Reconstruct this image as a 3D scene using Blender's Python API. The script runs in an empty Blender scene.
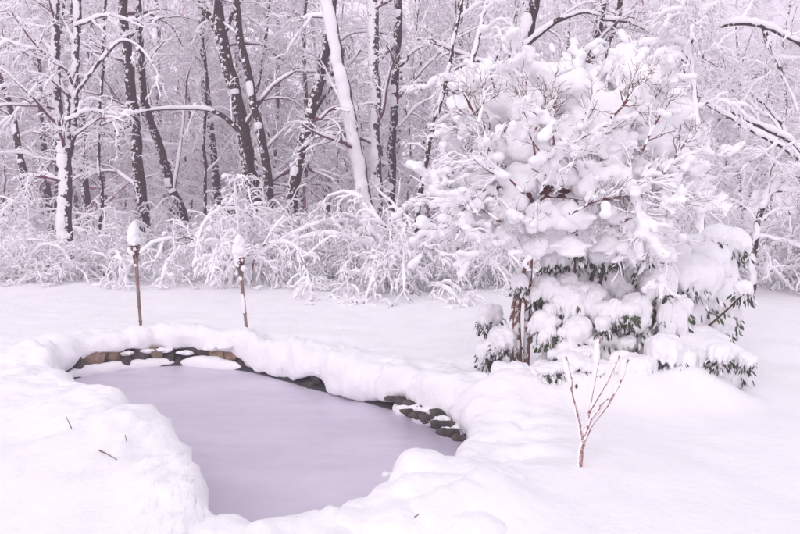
import bpy, math, numpy as np
from math import radians as R

# ------------------------------------------------------------------ camera
SC = bpy.context.scene
COL = SC.collection
F, CX, CY, CAMZ, PITCH = 778.0, 400.0, 267.0, 1.7, R(6.45)
cam = bpy.data.cameras.new('camera')
cam.lens, cam.sensor_width, cam.clip_start, cam.clip_end = 35.0, 36.0, 0.05, 1200
camo = bpy.data.objects.new('camera', cam)
camo.location, camo.rotation_euler = (0, 0, CAMZ), (R(90) - PITCH, 0, 0)
COL.objects.link(camo)
SC.camera = camo

# ------------------------------------------------------------------ sky and light (pink overcast)
SUN_EL, SUN_AZ = R(30), R(205)          # azimuth clockwise from +Y
w = bpy.data.worlds.new('World')
SC.world = w
w.use_nodes = True
wn, wl = w.node_tree.nodes, w.node_tree.links
wn.clear()
sky = wn.new('ShaderNodeTexSky')
sky.sky_type, sky.sun_disc = 'NISHITA', False
sky.sun_elevation, sky.sun_rotation = SUN_EL, SUN_AZ
sky.air_density, sky.dust_density, sky.ozone_density = 1.0, 3.0, 1.0
b1 = wn.new('ShaderNodeBackground'); b1.inputs[1].default_value = 0.10
wl.new(sky.outputs[0], b1.inputs[0])
b2 = wn.new('ShaderNodeBackground')                 # the even cloud layer
b2.inputs[0].default_value = (0.950, 0.955, 1.0, 1); b2.inputs[1].default_value = 0.95
mx = wn.new('ShaderNodeMixShader'); mx.inputs[0].default_value = 0.86
wo = wn.new('ShaderNodeOutputWorld')
wl.new(b1.outputs[0], mx.inputs[1]); wl.new(b2.outputs[0], mx.inputs[2]); wl.new(mx.outputs[0], wo.inputs[0])
sl = bpy.data.lights.new('sun', 'SUN')
sl.energy, sl.angle, sl.color = 1.5, R(40), (1.0, 0.94, 0.97)
so = bpy.data.objects.new('sun', sl)
so.rotation_euler = (math.pi / 2 - SUN_EL, 0, math.pi - SUN_AZ)
so.location = (-6, -8, 12)
COL.objects.link(so)
SC.view_settings.view_transform = 'Standard'
SC.view_settings.look = 'None'
SC.view_settings.exposure = 0.12
SC.view_settings.gamma = 1.0
SC.view_settings.use_curve_mapping = False
SC.cycles.max_bounces = 10
SC.cycles.diffuse_bounces = 5
SC.cycles.volume_bounces = 2
SC.cycles.adaptive_threshold = 0.03
SC.cycles.use_denoising = True
HAZE = 0.0065

# ------------------------------------------------------------------ helpers
def ray(px, py):
    x, u = (px - CX) / F, -(py - CY) / F
    c, s = math.cos(PITCH), math.sin(PITCH)
    return np.array([x, c + u * s, -s + u * c])

def at_z(px, py, z):
    d = ray(px, py); t = (z - CAMZ) / d[2]
    return np.array([0, 0, CAMZ]) + d * t

def at_y(px, py, Y):
    d = ray(px, py); t = Y / d[1]
    return np.array([0, 0, CAMZ]) + d * t

def _hash(ix, iy, iz, seed):
    with np.errstate(over='ignore'):
        h = (ix.astype(np.int64) * 374761393 + iy.astype(np.int64) * 668265263 + iz.astype(np.int64) * 2147483647 + seed * 1274126177)
        h = (h ^ (h >> 13)) * 1274126177
        h = h ^ (h >> 16)
    return (h & 0xffffff).astype(np.float64) / 0xffffff

def vnoise(p, seed=0):
    p = np.asarray(p, float)
    i = np.floor(p).astype(np.int64); f = p - i
    f = f * f * f * (f * (f * 6 - 15) + 10)
    r = 0
    for dx in (0, 1):
        wx = f[..., 0] if dx else 1 - f[..., 0]
        for dy in (0, 1):
            wy = f[..., 1] if dy else 1 - f[..., 1]
            for dz in (0, 1):
                wz = f[..., 2] if dz else 1 - f[..., 2]
                r = r + wx * wy * wz * _hash(i[..., 0] + dx, i[..., 1] + dy, i[..., 2] + dz, seed)
    return r * 2 - 1

def fbm(p, octv=3, seed=0):
    r, a, tot = 0, 1.0, 0
    for o in range(octv):
        r = r + a * vnoise(np.asarray(p) * 2 ** o, seed + o); tot += a; a *= 0.5
    return r / tot

def sstep(a, b, x):
    t = np.clip((x - a) / (b - a), 0, 1); return t * t * (3 - 2 * t)

def norm(v):
    return v / np.maximum(np.linalg.norm(v, axis=-1, keepdims=True), 1e-9)

class MB:
    """collects vertex and face blocks and links them as ONE mesh object"""
    def __init__(s): s.V, s.F, s.n = [], [], 0
    def add(s, V, Fc):
        V = np.asarray(V, float).reshape(-1, 3); Fc = np.asarray(Fc, np.int64)
        s.V.append(V); s.F.append(Fc + s.n); s.n += len(V); return s
    def mesh(s, name, mat, smooth=True):
        me = bpy.data.meshes.new(name)
        V = np.concatenate(s.V)
        me.vertices.add(len(V)); me.vertices.foreach_set('co', V.astype(np.float32).ravel())
        idx = np.concatenate([f.ravel() for f in s.F])
        tot = np.concatenate([np.full(len(f), f.shape[1]) for f in s.F])
        st = np.concatenate([[0], np.cumsum(tot)[:-1]])
        me.loops.add(len(idx)); me.loops.foreach_set('vertex_index', idx.astype(np.int32))
        me.polygons.add(len(tot)); me.polygons.foreach_set('loop_start', st.astype(np.int32))
        try: me.polygons.foreach_set('loop_total', tot.astype(np.int32))
        except Exception: pass
        me.polygons.foreach_set('use_smooth', np.full(len(tot), smooth))
        me.materials.append(mat)
        me.update(calc_edges=True); me.validate()
        return me
    def build(s, name, mat, parent=None, smooth=True):
        return link(name, s.mesh(name, mat, smooth), parent)

def link(name, me, parent=None):
    o = bpy.data.objects.new(name, me); COL.objects.link(o)
    if parent is not None:
        o.parent = parent
        o.matrix_parent_inverse = parent.matrix_basis.inverted()
    return o

def tag(o, label=None, cat=None, group=None, kind=None):
    if label: o['label'] = label
    if cat: o['category'] = cat
    if group: o['group'] = group
    if kind: o['kind'] = kind
    return o

def empty(name, loc=(0, 0, 0)):
    o = bpy.data.objects.new(name, None); o.location = tuple(float(q) for q in loc)
    o.empty_display_size = 0.2
    COL.objects.link(o)
    return o

def copy_tree(o, parent=None):
    c = o.copy(); COL.objects.link(c); c.parent = parent
    for ch in o.children: copy_tree(ch, c)
    return c

WIND = norm(np.array([-0.28, -0.45, 0.85]))       # where the snow came from

def tubes(P, A, B, C, sides, up=WIND):
    """P (M,n,3) polylines; A half width, B half height, C lift (M,n)"""
    M, n, _ = P.shape
    T = norm(np.gradient(P, axis=1))
    S = norm(np.cross(T, up)); U = np.cross(S, T)
    a = np.arange(sides) * 2 * math.pi / sides + math.pi / 2
    V = (P + C[..., None] * U)[:, :, None, :] + (A[..., None] * np.cos(a))[..., None] * S[:, :, None, :] + (B[..., None] * np.sin(a))[..., None] * U[:, :, None, :]
    i = np.arange(M)[:, None, None] * n * sides; j = np.arange(n - 1)[None, :, None] * sides; k = np.arange(sides)[None, None, :]
    k2 = (k + 1) % sides
    Fq = np.stack([i + j + k, i + j + k2, i + j + sides + k2, i + j + sides + k], -1).reshape(-1, 4)
    return V.reshape(-1, 3), Fq

def bark_tubes(mb, P, r, sides):
    mb.add(*tubes(P, r, r, r * 0, sides))

def snow_tubes(mb, P, r, h, sides):
    """a ridge of snow lying on the upper side of each polyline; h (M,n) its thickness"""
    k = h > 1e-4
    A = np.where(k, r * 0.92 + h * 0.42, r * 0.4)
    B = np.where(k, r * 0.6 + h, r * 0.3)
    C = np.where(k, r * 0.4 + h * 0.35, 0)
    mb.add(*tubes(P, A, B, C, sides))

def resample(pts, n, rng=None, wob=0.0):
    pts = np.asarray(pts, float)
    # Catmull-Rom through the points
    P = np.vstack([2 * pts[0] - pts[1], pts, 2 * pts[-1] - pts[-2]])
    out = []
    m = len(pts) - 1
    for t in np.linspace(0, m - 1e-6, n):
        i = int(t); f = t - i
        p0, p1, p2, p3 = P[i:i + 4]
        out.append(0.5 * (2 * p1 + (p2 - p0) * f + (2 * p0 - 5 * p1 + 4 * p2 - p3) * f * f + (3 * p1 - p0 - 3 * p2 + p3) * f ** 3))
    out = np.array(out)
    if rng is not None and wob:
        q = np.zeros((n, 3)); q[:, 0] = np.linspace(0, n / 3.5, n)
        for ax in range(3):
            q2 = q + np.array([rng.uniform(0, 50), ax * 7.3, 0]); out[:, ax] += vnoise(q2, 5) * wob * (ax < 2)
    return out

def sprout(rng, P, r, per, t0, t1, ang, length, nseg, wander, grav, rr, rmin, lift=0.3, taper=0.35, lvar=0.5):
    """children of the polylines P: returns (Pc, rc). length: metres (mean)"""
    M, n, _ = P.shape
    N = M * per
    pi = np.repeat(np.arange(M), per)
    base = np.tile(np.linspace(t0, t1, per, endpoint=False), M) + rng.uniform(0, 1, N) * (t1 - t0) / per
    t = np.clip(base, 0, 0.999) * (n - 1); i = np.minimum(t.astype(int), n - 2); f = (t - i)[:, None]
    p = P[pi, i] * (1 - f) + P[pi, i + 1] * f
    T = norm(P[pi, i + 1] - P[pi, i])
    rp = r[pi, i] * (1 - f[:, 0]) + r[pi, i + 1] * f[:, 0]
    rand = rng.normal(size=(N, 3)); rand[:, 2] += lift
    perp = norm(rand - (rand * T).sum(1, keepdims=True) * T)
    a = rng.uniform(ang[0], ang[1], N)[:, None]
    D = T * np.cos(a) + perp * np.sin(a)
    L = length * (1 - 0.55 * (base - t0) / max(t1 - t0, 1e-3)) * rng.uniform(1 - lvar, 1 + lvar, N)
    st = (L / nseg)[:, None]
    out = [p]
    g = np.array([0, 0, -1.0])
    for k in range(nseg):
        D = norm(D + rng.normal(size=(N, 3)) * wander + g * grav * (k + 1) / nseg)
        p = p + D * st; out.append(p)
    Pc = np.stack(out, 1)
    r0 = np.maximum(np.minimum(rp * rr, 0.09 + rp * 0), rmin)
    rc = r0[:, None] * np.linspace(1, taper, nseg + 1)[None]
    return Pc, rc

def snow_h(rng, P, r, amt, minf=0.25, gap=0.0, lump=0.5):
    T = norm(np.gradient(P, axis=1))
    hz = np.sqrt(np.clip(1 - (T @ WIND) ** 2, 0, 1))
    M, n = r.shape
    h = amt * (minf + (1 - minf) * hz ** 1.5) * rng.uniform(0.6, 1.35, (M, 1)) * (1 + lump * rng.uniform(-1, 1.2, (M, n)))
    h = np.maximum(h, 0.0015)
    if gap: h = np.where(rng.uniform(size=(M, n)) < gap, 0, h)
    h[:, -1] *= 0.3
    return h

ICO = {}
def ico(sub):
    if sub in ICO: return ICO[sub]
    import bmesh
    bm = bmesh.new(); bmesh.ops.create_icosphere(bm, subdivisions=sub, radius=1)
    V = np.array([v.co[:] for v in bm.verts]); Fc = np.array([[v.index for v in f.verts] for f in bm.faces]); bm.free()
    ICO[sub] = (V, Fc); return ICO[sub]

# ------------------------------------------------------------------ materials
def mat(name, base, rough=0.8, spec=0.3):
    m = bpy.data.materials.new(name); m.use_nodes = True
    p = m.node_tree.nodes['Principled BSDF']
    p.inputs['Base Color'].default_value = (*base, 1); p.inputs['Roughness'].default_value = rough
    p.inputs['Specular IOR Level'].default_value = spec
    return m, m.node_tree.nodes, m.node_tree.links, p

def noise_node(N, L, scale, detail=4, vec=None, rough=0.55):
    t = N.new('ShaderNodeTexNoise'); t.inputs['Scale'].default_value = scale
    t.inputs['Detail'].default_value = detail; t.inputs['Roughness'].default_value = rough
    if vec is not None: L.new(vec, t.inputs['Vector'])
    return t

def ramp(N, L, src, stops):
    r = N.new('ShaderNodeValToRGB'); e = r.color_ramp.elements
    while len(e) < len(stops): e.new(0.5)
    for k, (pos, c) in enumerate(stops):
        e[k].position = pos; e[k].color = (*c, 1) if len(c) == 3 else c
    L.new(src, r.inputs[0]); return r

def bump(N, L, p, src, strength, dist):
    b = N.new('ShaderNodeBump'); b.inputs['Strength'].default_value = strength; b.inputs['Distance'].default_value = dist
    L.new(src, b.inputs['Height']); L.new(b.outputs[0], p.inputs['Normal']); return b

def snow_mat(name, grain=60, dist=0.006, strength=0.5, base=(0.93, 0.925, 0.94)):
    m, N, L, p = mat(name, base, 0.75, 0.25)
    g = N.new('ShaderNodeNewGeometry')
    n = noise_node(N, L, grain, 5, g.outputs['Position'], 0.65)
    bump(N, L, p, n.outputs[0], strength, dist)
    n2 = noise_node(N, L, 3.0, 3, g.outputs['Position'])
    r = ramp(N, L, n2.outputs[0], [(0.3, tuple(c * 0.965 for c in base)), (0.7, tuple(min(1, c * 1.02) for c in base))])
    L.new(r.outputs[0], p.inputs['Base Color'])
    return m
M_SNOW = snow_mat('snow', 45, 0.012, 0.5)
M_GROUND = snow_mat('ground_snow', 13, 0.03, 0.5)
M_TWIGSNOW = mat('twig_snow', (0.955, 0.945, 0.965), 0.85, 0.1)[0]

def bark_mat(name, c1, c2, plaster=0.5, scale=14.0):
    """bark with snow blown into it on the windward side"""
    m, N, L, p = mat(name, c1, 0.9, 0.15)
    g = N.new('ShaderNodeNewGeometry'); tc = N.new('ShaderNodeTexCoord')
    mp = N.new('ShaderNodeMapping'); mp.inputs['Scale'].default_value = (1, 1, 0.25)
    L.new(tc.outputs['Object'], mp.inputs[0])
    n = noise_node(N, L, 30, 5, mp.outputs[0])
    cr = ramp(N, L, n.outputs[0], [(0.3, c1), (0.7, c2)])
    n2 = noise_node(N, L, scale, 4, tc.outputs['Object'], 0.6)
    dt = N.new('ShaderNodeVectorMath'); dt.operation = 'DOT_PRODUCT'
    L.new(g.outputs['Normal'], dt.inputs[0]); dt.inputs[1].default_value = tuple(norm(np.array([-0.75, -0.55, 0.4])))
    ma = N.new('ShaderNodeMath'); ma.operation = 'MULTIPLY_ADD'; ma.inputs[1].default_value = 0.22
    L.new(dt.outputs['Value'], ma.inputs[0]); L.new(n2.outputs[0], ma.inputs[2])
    th = 0.86 - 0.42 * plaster
    mk = ramp(N, L, ma.outputs[0], [(th, (0, 0, 0)), (th + 0.04, (1, 1, 1))])
    mix = N.new('ShaderNodeMix'); mix.data_type = 'RGBA'
    L.new(mk.outputs[0], mix.inputs[0]); L.new(cr.outputs[0], mix.inputs[6]); mix.inputs[7].default_value = (0.88, 0.875, 0.89, 1)
    L.new(mix.outputs[2], p.inputs['Base Color'])
    bump(N, L, p, n.outputs[0], 0.8, 0.02)
    return m
M_BARK = bark_mat('dark_bark', (0.022, 0.012, 0.012), (0.065, 0.040, 0.036), 0.42)
M_BARKW = bark_mat('snow_blown_bark', (0.04, 0.028, 0.03), (0.09, 0.065, 0.065), 0.80, 9)
M_BARKG = bark_mat('grey_bark', (0.085, 0.055, 0.058), (0.15, 0.10, 0.10), 0.5)
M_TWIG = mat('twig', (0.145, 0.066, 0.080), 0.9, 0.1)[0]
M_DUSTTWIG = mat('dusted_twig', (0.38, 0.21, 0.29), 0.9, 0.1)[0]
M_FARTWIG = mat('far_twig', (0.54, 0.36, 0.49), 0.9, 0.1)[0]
M_MAPLE = mat('maple_twig', (0.150, 0.055, 0.050), 0.7, 0.3)[0]
M_MBARK = bark_mat('maple_bark', (0.14, 0.07, 0.06), (0.30, 0.17, 0.14), 0.55, 18)

# ------------------------------------------------------------------ pond outline
WZ = -0.30
# px, py, plane, lipback, lipbottom, liptop
OUT = [(62, 384, WZ, .03, -.25, .07), (80, 378, WZ, .10, -.16, .08), (95, 375, WZ, .15, -.13, .09), (120, 371, WZ, .16, -.12, .10), (150, 368, WZ, .16, -.12, .10),
       (178, 366, WZ, .15, -.12, .10), (210, 368, WZ, .14, -.13, .11), (238, 371, WZ, .12, -.15, .11), (252, 373, WZ, .03, -.25, .10), (275, 380, WZ, .0, -.30, .09),
       (303, 388, WZ, .07, -.19, .10), (318, 392, WZ, .07, -.19, .10), (332, 396, WZ, .0, -.30, .10), (360, 403, WZ, .0, -.30, .11), (378, 408, WZ, .02, -.25, .12), (390, 411, WZ, .07, -.20, .12), (400, 416, WZ, .10, -.165, .12),
       (420, 425, WZ, .10, -.17, .13), (428, 428, WZ, .03, -.25, .13), (436, 431, WZ, .09, -.18, .13), (446, 435, WZ, .10, -.18, .12), (455, 439, WZ, .05, -.25, .12), (466, 443, WZ, .02, -.24, .12),
       (470, 449, -.20, .0, -.26, -.04), (455, 453, -.12, .0, -.26, -.06), (432, 454, -.05, .0, -.26, -.02), (406, 454, .04, .0, -.27, .04), (396, 462, .04, .0, -.27, .07), (392, 478, .02, .0, -.27, .05), (378, 490, .0, .0, -.27, .04), (358, 503, .0, .0, -.27, .04),
       (330, 514, .0, .0, -.27, .03), (300, 520, .0, .0, -.27, .03), (268, 528, .0, .0, -.27, .03), (240, 524, .0, .0, -.27, .04), (214, 519, .0, .0, -.27, .04), (204, 502, .02, .0, -.27, .05),
       (199, 482, .04, .0, -.27, .08), (203, 462, .05, .0, -.27, .09), (194, 443, .05, .0, -.27, .10), (171, 425, .04, .0, -.27, .09), (135, 410, .0, .0, -.27, .06), (105, 399, -.02, .0, -.27, .05), (80, 390, -.06, .0, -.26, .05)]
PC = at_z(290, 425, WZ)
o_pts = np.array([at_z(a, b, c)[:2] - PC[:2] for a, b, c, *_ in OUT])
o_th = np.arctan2(o_pts[:, 1], o_pts[:, 0]); o_r = np.hypot(o_pts[:, 0], o_pts[:, 1])
o_att = np.array([o[3:] for o in OUT])
srt = np.argsort(o_th); o_th, o_r, o_att = o_th[srt], o_r[srt], o_att[srt]
NT = 760
TH = np.linspace(-math.pi, math.pi, NT, endpoint=False)

def periodic(vals, sig):
    v = np.interp(TH, np.concatenate([o_th - 2 * math.pi, o_th, o_th + 2 * math.pi]), np.tile(vals, 3))
    k = np.exp(-0.5 * (np.arange(-40, 41) / sig) ** 2); k /= k.sum()
    return np.convolve(np.concatenate([v[-40:], v, v[:40]]), k, 'same')[40:-40]
RAD = periodic(o_r, 5.0)
LBACK, LBOT, LTOP = (periodic(o_att[:, k], 3.5) for k in range(3))

def pond_s(x, y):
    """distance outward from the water's edge along the radius"""
    dx, dy = x - PC[0], y - PC[1]
    return np.hypot(dx, dy) - np.interp(np.arctan2(dy, dx), TH, RAD, period=2 * math.pi)

# mounds: px, py (on z=0), radius m, height m
MOUNDS = [(475, 500, .20, .06), (440, 525, .2, .10), (500, 515, .25, .08), (505, 480, .25, .06),
          (150, 445, .38, .10), (90, 420, .45, .10), (60, 470, .5, .10), (175, 495, .26, .06), (120, 510, .5, .06), (15, 392, .4, .09), (20, 360, .35, .10), (55, 366, .18, .05),
          (658, 404, .30, .17), (690, 398, .28, .16), (715, 400, .25, .10), (615, 402, .3, .12), (580, 396, .25, .12), (545, 398, .28, .13), (512, 396, .28, .13), (760, 350, .4, .08), (480, 366, .25, .08), (590, 425, .4, .05), (500, 370, .3, .07),
          (735, 425, .6, .04), (780, 380, .8, .05), (560, 510, .5, .05), (640, 470, .5, .04)]
MW = [(at_z(a, b, 0)[:2], r, h) for a, b, r, h in MOUNDS]

def H(x, y):
    x = np.asarray(x, float); y = np.asarray(y, float)
    q = np.stack([x, y, x * 0], -1)
    z = 0.045 * fbm(q * 0.9, 3, 3) + 0.05 * fbm(q * 0.35, 2, 9) * sstep(9, 13, y)
    z = z + 0.016 * fbm(q * np.array([2.2, 4.0, 1]) + 7, 3, 21) * sstep(6.5, 9, y)
    for c, r, h in MW:
        z = z + h * np.exp(-(((x - c[0]) ** 2 + (y - c[1]) ** 2) / (r * r)) ** 1.4)
    ratio = x / np.maximum(y, 1)
    hill = sstep(26, 95, y) * 22 * (1 - sstep(0.27, 0.46, ratio))
    return z + hill + 0.25 * fbm(q * 0.12, 2, 31) * sstep(14, 22, y)

def hit(px, py):
    """where the line of sight through a pixel meets the snow"""
    d = ray(px, py); ts = np.linspace(2, 25, 6000); pp = np.array([0, 0, CAMZ]) + d * ts[:, None]
    return pp[int(np.argmax(pp[:, 2] < H(pp[:, 0], pp[:, 1])))]

def make_ground():
    lip_s = np.array([.30, .20, .12, .055, .012, .0, .008, .035, .08, .14, .21])
    lip_k = np.array([.06, .00, -.01, .0, .08, .28, .52, .74, .90, .98, 1.0])     # 0 = bottom, 1 = top
    far = 0.21 + np.cumsum(0.032 * 1.0465 ** np.arange(114))
    s = np.concatenate([lip_s, far])
    cs, sn = np.cos(TH), np.sin(TH)
    # lobes along the lip
    ring = np.stack([PC[0] + RAD * cs, PC[1] + RAD * sn, TH * 0], -1)
    lobe = fbm(ring * 4.0 + 11, 2, 41); lob2 = fbm(ring * 9 + 5, 2, 43)
    bot = LBOT - 0.05 * np.clip(lobe, 0, 1) + 0.012 * lob2
    bot = np.maximum(bot, WZ + 0.006)
    bulge = 0.085 * np.clip(lobe + .25, 0, 1) + 0.008 * np.clip(lob2, 0, 1)
    V = np.zeros((len(s), NT, 3))
    for j, sj in enumerate(s):
        back = LBACK * (1 - sstep(0.2, 1.2, sj)) - bulge * (1 - sstep(0.1, 0.7, sj)) + (0.02 if j >= len(lip_s) else 0)
        rr = RAD + sj + back
        x, y = PC[0] + rr * cs, PC[1] + rr * sn
        h = H(x, y)
        top = LTOP + 0.05 * lobe
        edge = 1 - sstep(0.1, 0.9, sj)
        zt = h + top * edge * (0.9)
        if j < len(lip_s): z = (bot + (zt - bot) * lip_k[j] if lip_k[j] >= 0 else bot + lip_k[j]) if j else bot * 0 + WZ
        else: z = zt
        V[j] = np.stack([x, y, z], -1)
    # small lumps, strongest at the rim
    amp = (0.072 * (1 - sstep(0.25, 1.2, s)) + 0.004)[:, None]
    amp = np.where(s[:, None] > 30, 0, amp)
    q = V * np.array([1, 1, 2.2])
    d = fbm(q * 4.6, 3, 61) * amp + fbm(q * 13, 2, 65) * amp * 0.28
    dirr = np.zeros_like(V); up = sstep(0.0, 0.2, s)[:, None]
    dirr[..., 0] = -cs * (1 - up); dirr[..., 1] = -sn * (1 - up); dirr[..., 2] = 0.4 + 0.6 * up
    V = V + dirr * d[..., None]
    V[..., 2] = np.where((s < 0.5)[:, None], np.maximum(V[..., 2], WZ + 0.004), V[..., 2])
    i = np.arange(len(s) - 1)[:, None] * NT; k = np.arange(NT)[None]; k2 = (k + 1) % NT
    Fq = np.stack([i + k, i + k2, i + NT + k2, i + NT + k], -1).reshape(-1, 4)
    o = MB().add(V, Fq).build('snowy_ground', M_GROUND)
    return tag(o, 'deep fresh snow covering the garden and the forest floor', kind='structure')
make_ground()

def make_pond():
    m, N, L, p = mat('slushy_ice', (0.6, 0.55, 0.66), 0.38, 0.4)
    g = N.new('ShaderNodeNewGeometry')
    mp = N.new('ShaderNodeMapping'); mp.inputs['Scale'].default_value = (0.7, 2.2, 1); mp.inputs['Rotation'].default_value = (0, 0, R(25))
    L.new(g.outputs['Position'], mp.inputs[0])
    n = noise_node(N, L, 1.1, 9, mp.outputs[0], 0.68)
    n3 = noise_node(N, L, 7.0, 8, g.outputs['Position'], 0.7)
    mm = N.new('ShaderNodeMath'); mm.operation = 'MULTIPLY_ADD'; mm.inputs[1].default_value = 0.35; L.new(n3.outputs[0], mm.inputs[0])
    mo = N.new('ShaderNodeMath'); mo.operation = 'SUBTRACT'; mo.inputs[1].default_value = 0.175; L.new(n.outputs[0], mo.inputs[0]); L.new(mo.outputs[0], mm.inputs[2])
    r = ramp(N, L, mm.outputs[0], [(0.28, (0.535, 0.50, 0.60)), (0.75, (0.70, 0.655, 0.75))])
    L.new(r.outputs[0], p.inputs['Base Color'])
    n2 = noise_node(N, L, 60, 4, g.outputs['Position'])
    bump(N, L, p, n2.outputs[0], 0.15, 0.004)
    nr = 14
    f = np.linspace(0, 1, nr + 1)[1:]
    cs, sn = np.cos(TH[::4]), np.sin(TH[::4]); Rr = RAD[::4] + 0.22
    V = np.concatenate([[[PC[0], PC[1], WZ]]] + [np.stack([PC[0] + Rr * k * cs, PC[1] + Rr * k * sn, np.full(len(cs), WZ)], -1) for k in f])
    n_ = len(cs); k = np.arange(n_); k2 = (k + 1) % n_
    mb = MB(); mb.V = [V]; mb.n = len(V)
    mb.F = [np.stack([k * 0, 1 + k, 1 + k2], -1)] + [np.stack([1 + j * n_ + k, 1 + (j + 1) * n_ + k, 1 + (j + 1) * n_ + k2, 1 + j * n_ + k2], -1) for j in range(nr - 1)]
    tag(mb.build('pond_ice', m), 'grey lavender slushy ice filling the small garden pond', kind='structure')
    # black liner edge under the snow; its back rows paint shade behind the stones
    ml, N, L, p = mat('wet_liner_shade', (0.020, 0.022, 0.026), 0.5, 0.4)
    cs, sn = np.cos(TH), np.sin(TH)
    lob = fbm(np.stack([TH * 14, TH * 0, TH * 0], -1), 2, 77) * 0.008
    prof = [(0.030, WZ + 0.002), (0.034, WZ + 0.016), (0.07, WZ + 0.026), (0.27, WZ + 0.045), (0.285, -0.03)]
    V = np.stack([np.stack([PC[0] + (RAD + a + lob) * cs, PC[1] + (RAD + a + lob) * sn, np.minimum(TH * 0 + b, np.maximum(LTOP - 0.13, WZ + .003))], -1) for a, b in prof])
    i = np.arange(4)[:, None] * NT; k = np.arange(NT)[None]; k2 = (k + 1) % NT
    tag(MB().add(V, np.stack([i + k, i + k2, i + NT + k2, i + NT + k], -1).reshape(-1, 4)).build('pond_liner_shade', ml), 'thin dark wet liner edge round the frozen pond, with painted shade behind the stones', kind='structure')
make_pond()

BANK = [(424, 474, 32, 23), (456, 482, 34, 22), (402, 482, 14, 14), (420, 498, 34, 20), (386, 502, 20, 12), (455, 502, 40, 22), (490, 486, 36, 20), (360, 516, 24, 9), (400, 522, 34, 14), (470, 528, 30, 14)]

# ------------------------------------------------------------------ stones of the rim
def stone_mat(name, c1, c2, c3):
    m, N, L, p = mat(name, c1, 0.85, 0.3)
    tc = N.new('ShaderNodeTexCoord')
    n = noise_node(N, L, 9, 6, tc.outputs['Object'], 0.65)
    r = ramp(N, L, n.outputs[0], [(0.25, c1), (0.5, c2), (0.75, c3)])
    L.new(r.outputs[0], p.inputs['Base Color'])
    n2 = noise_node(N, L, 40, 5, tc.outputs['Object'])
    bump(N, L, p, n2.outputs[0], 0.9, 0.015)
    return m
SM = [stone_mat('brown_stone', (0.13, 0.085, 0.07), (0.27, 0.17, 0.125), (0.42, 0.31, 0.26)),
      stone_mat('tan_stone', (0.13, 0.09, 0.06), (0.27, 0.20, 0.13), (0.38, 0.29, 0.20)),
      stone_mat('dark_wet_stone', (0.02, 0.02, 0.022), (0.06, 0.055, 0.05), (0.16, 0.13, 0.11))]
edging = empty('pond_edging', at_z(150, 366, WZ))
tag(edging, 'low rim of brown and dark stones peeking from under the snow at the pond', 'stone edging')
rng = np.random.default_rng(5)
# px, py, half width px, half height px, material
STONES = [(76, 366, 7, 8, 2), (91, 360, 12, 10, 0), (113, 355, 11, 11, 1), (126, 361, 6, 7, 2), (138, 358, 11, 8, 2), (156, 356, 8, 7, 1), (168, 358, 7, 7, 2), (180, 361, 8, 6, 2), (193, 352, 9, 7, 2),
          (205, 354, 8, 8, 2), (217, 355, 9, 8, 1), (231, 356, 7, 9, 0), (245, 362, 8, 8, 2), (306, 369, 7, 7, 1), (317, 379, 6, 9, 2), (311, 384, 8, 5, 2),
          (392, 398, 7, 4, 2), (402, 401, 6, 5, 2), (412, 404, 7, 5, 2), (422, 408, 6, 4, 2), (408, 412, 5, 4, 2), (418, 415, 5, 4, 2), (428, 419, 6, 5, 2), (438, 414, 6, 5, 2), (436, 424, 5, 4, 2), (446, 425, 5, 5, 2), (444, 433, 5, 4, 2), (453, 432, 5, 5, 2), (459, 438, 5, 4, 2)]
for px, py, a, b, mi in STONES:
    # stands a little behind the waterline seen below it
    thp = at_z(px, py, WZ + 0.13)
    dx, dy = thp[:2] - PC[:2]; th = math.atan2(dy, dx)
    Rw = np.interp(th, TH, RAD, period=2 * math.pi)
    back = 0.20 if mi != 2 else 0.21
    P = np.array([PC[0] + (Rw + back) * math.cos(th), PC[1] + (Rw + back) * math.sin(th), 0])
    z = at_y(px, py, P[1])[2]
    P[0] = at_y(px, py, P[1])[0]
    k = P[1] / F
    V, Fc = ico(3)
    V = V * (1 + 0.5 * fbm(V * 1.7 + rng.uniform(0, 90, 3), 3, 7)[:, None])
    for _ in range(14):                                  # broken facets
        d = norm(rng.normal(size=3)); c = rng.uniform(.5, .78); e = V @ d
        V = V - np.maximum(e - c, 0)[:, None] * d * 0.85
    V = V * np.array([a * k * 1.2, 0.12 if px < 350 else .08, b * k * 1.3])
    o = MB().add(V, Fc).build('stone', SM[mi], smooth=False)
    o.location = (P[0], P[1], z); o.rotation_euler = (0, rng.uniform(-.5, .5), th - math.pi / 2)
    o.parent = edging; o.matrix_parent_inverse = edging.matrix_basis.inverted()

def snow_strip(a0, a1, hpx, seed, parent):
    """a strip of snow lying on the ledge at the waterline between two image columns"""
    p0, p1 = at_z(*a0, WZ), at_z(*a1, WZ)
    t0, t1 = (math.atan2(*(q[:2] - PC[:2])[::-1]) for q in (p0, p1))
    n = 60; t = np.linspace(t0, t1, n); Rw = np.interp(t, TH, RAD, period=2 * math.pi)
    e = np.sin(np.linspace(0, math.pi, n)) ** 0.5
    hh = hpx / F * 7.0 * e * (0.75 + 0.4 * fbm(np.stack([t * 9, t * 0, t * 0], -1), 2, seed))
    P = np.stack([PC[0] + (Rw + 0.075) * np.cos(t), PC[1] + (Rw + 0.075) * np.sin(t), t * 0 + WZ + 0.012], -1)[None]
    V, Fq = tubes(P, (0.075 * e + 0.004)[None] * (1 + 0.25 * fbm(P * 9, 2, seed + 3)), hh[None] * 1.15 + 0.01, hh[None] * 0.0 + 0.012, 14, up=np.array([0, 0, 1.0]))
    V = V + norm(V - np.repeat(P[0], 14, axis=0)) * (fbm(V * 16, 2, seed + 8) * 0.012)[:, None]
    MB().add(V, Fq).build('snow_ledge', M_SNOW, parent)
snow_strip((68, 383), (176, 366), 9, 3, edging)
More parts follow.
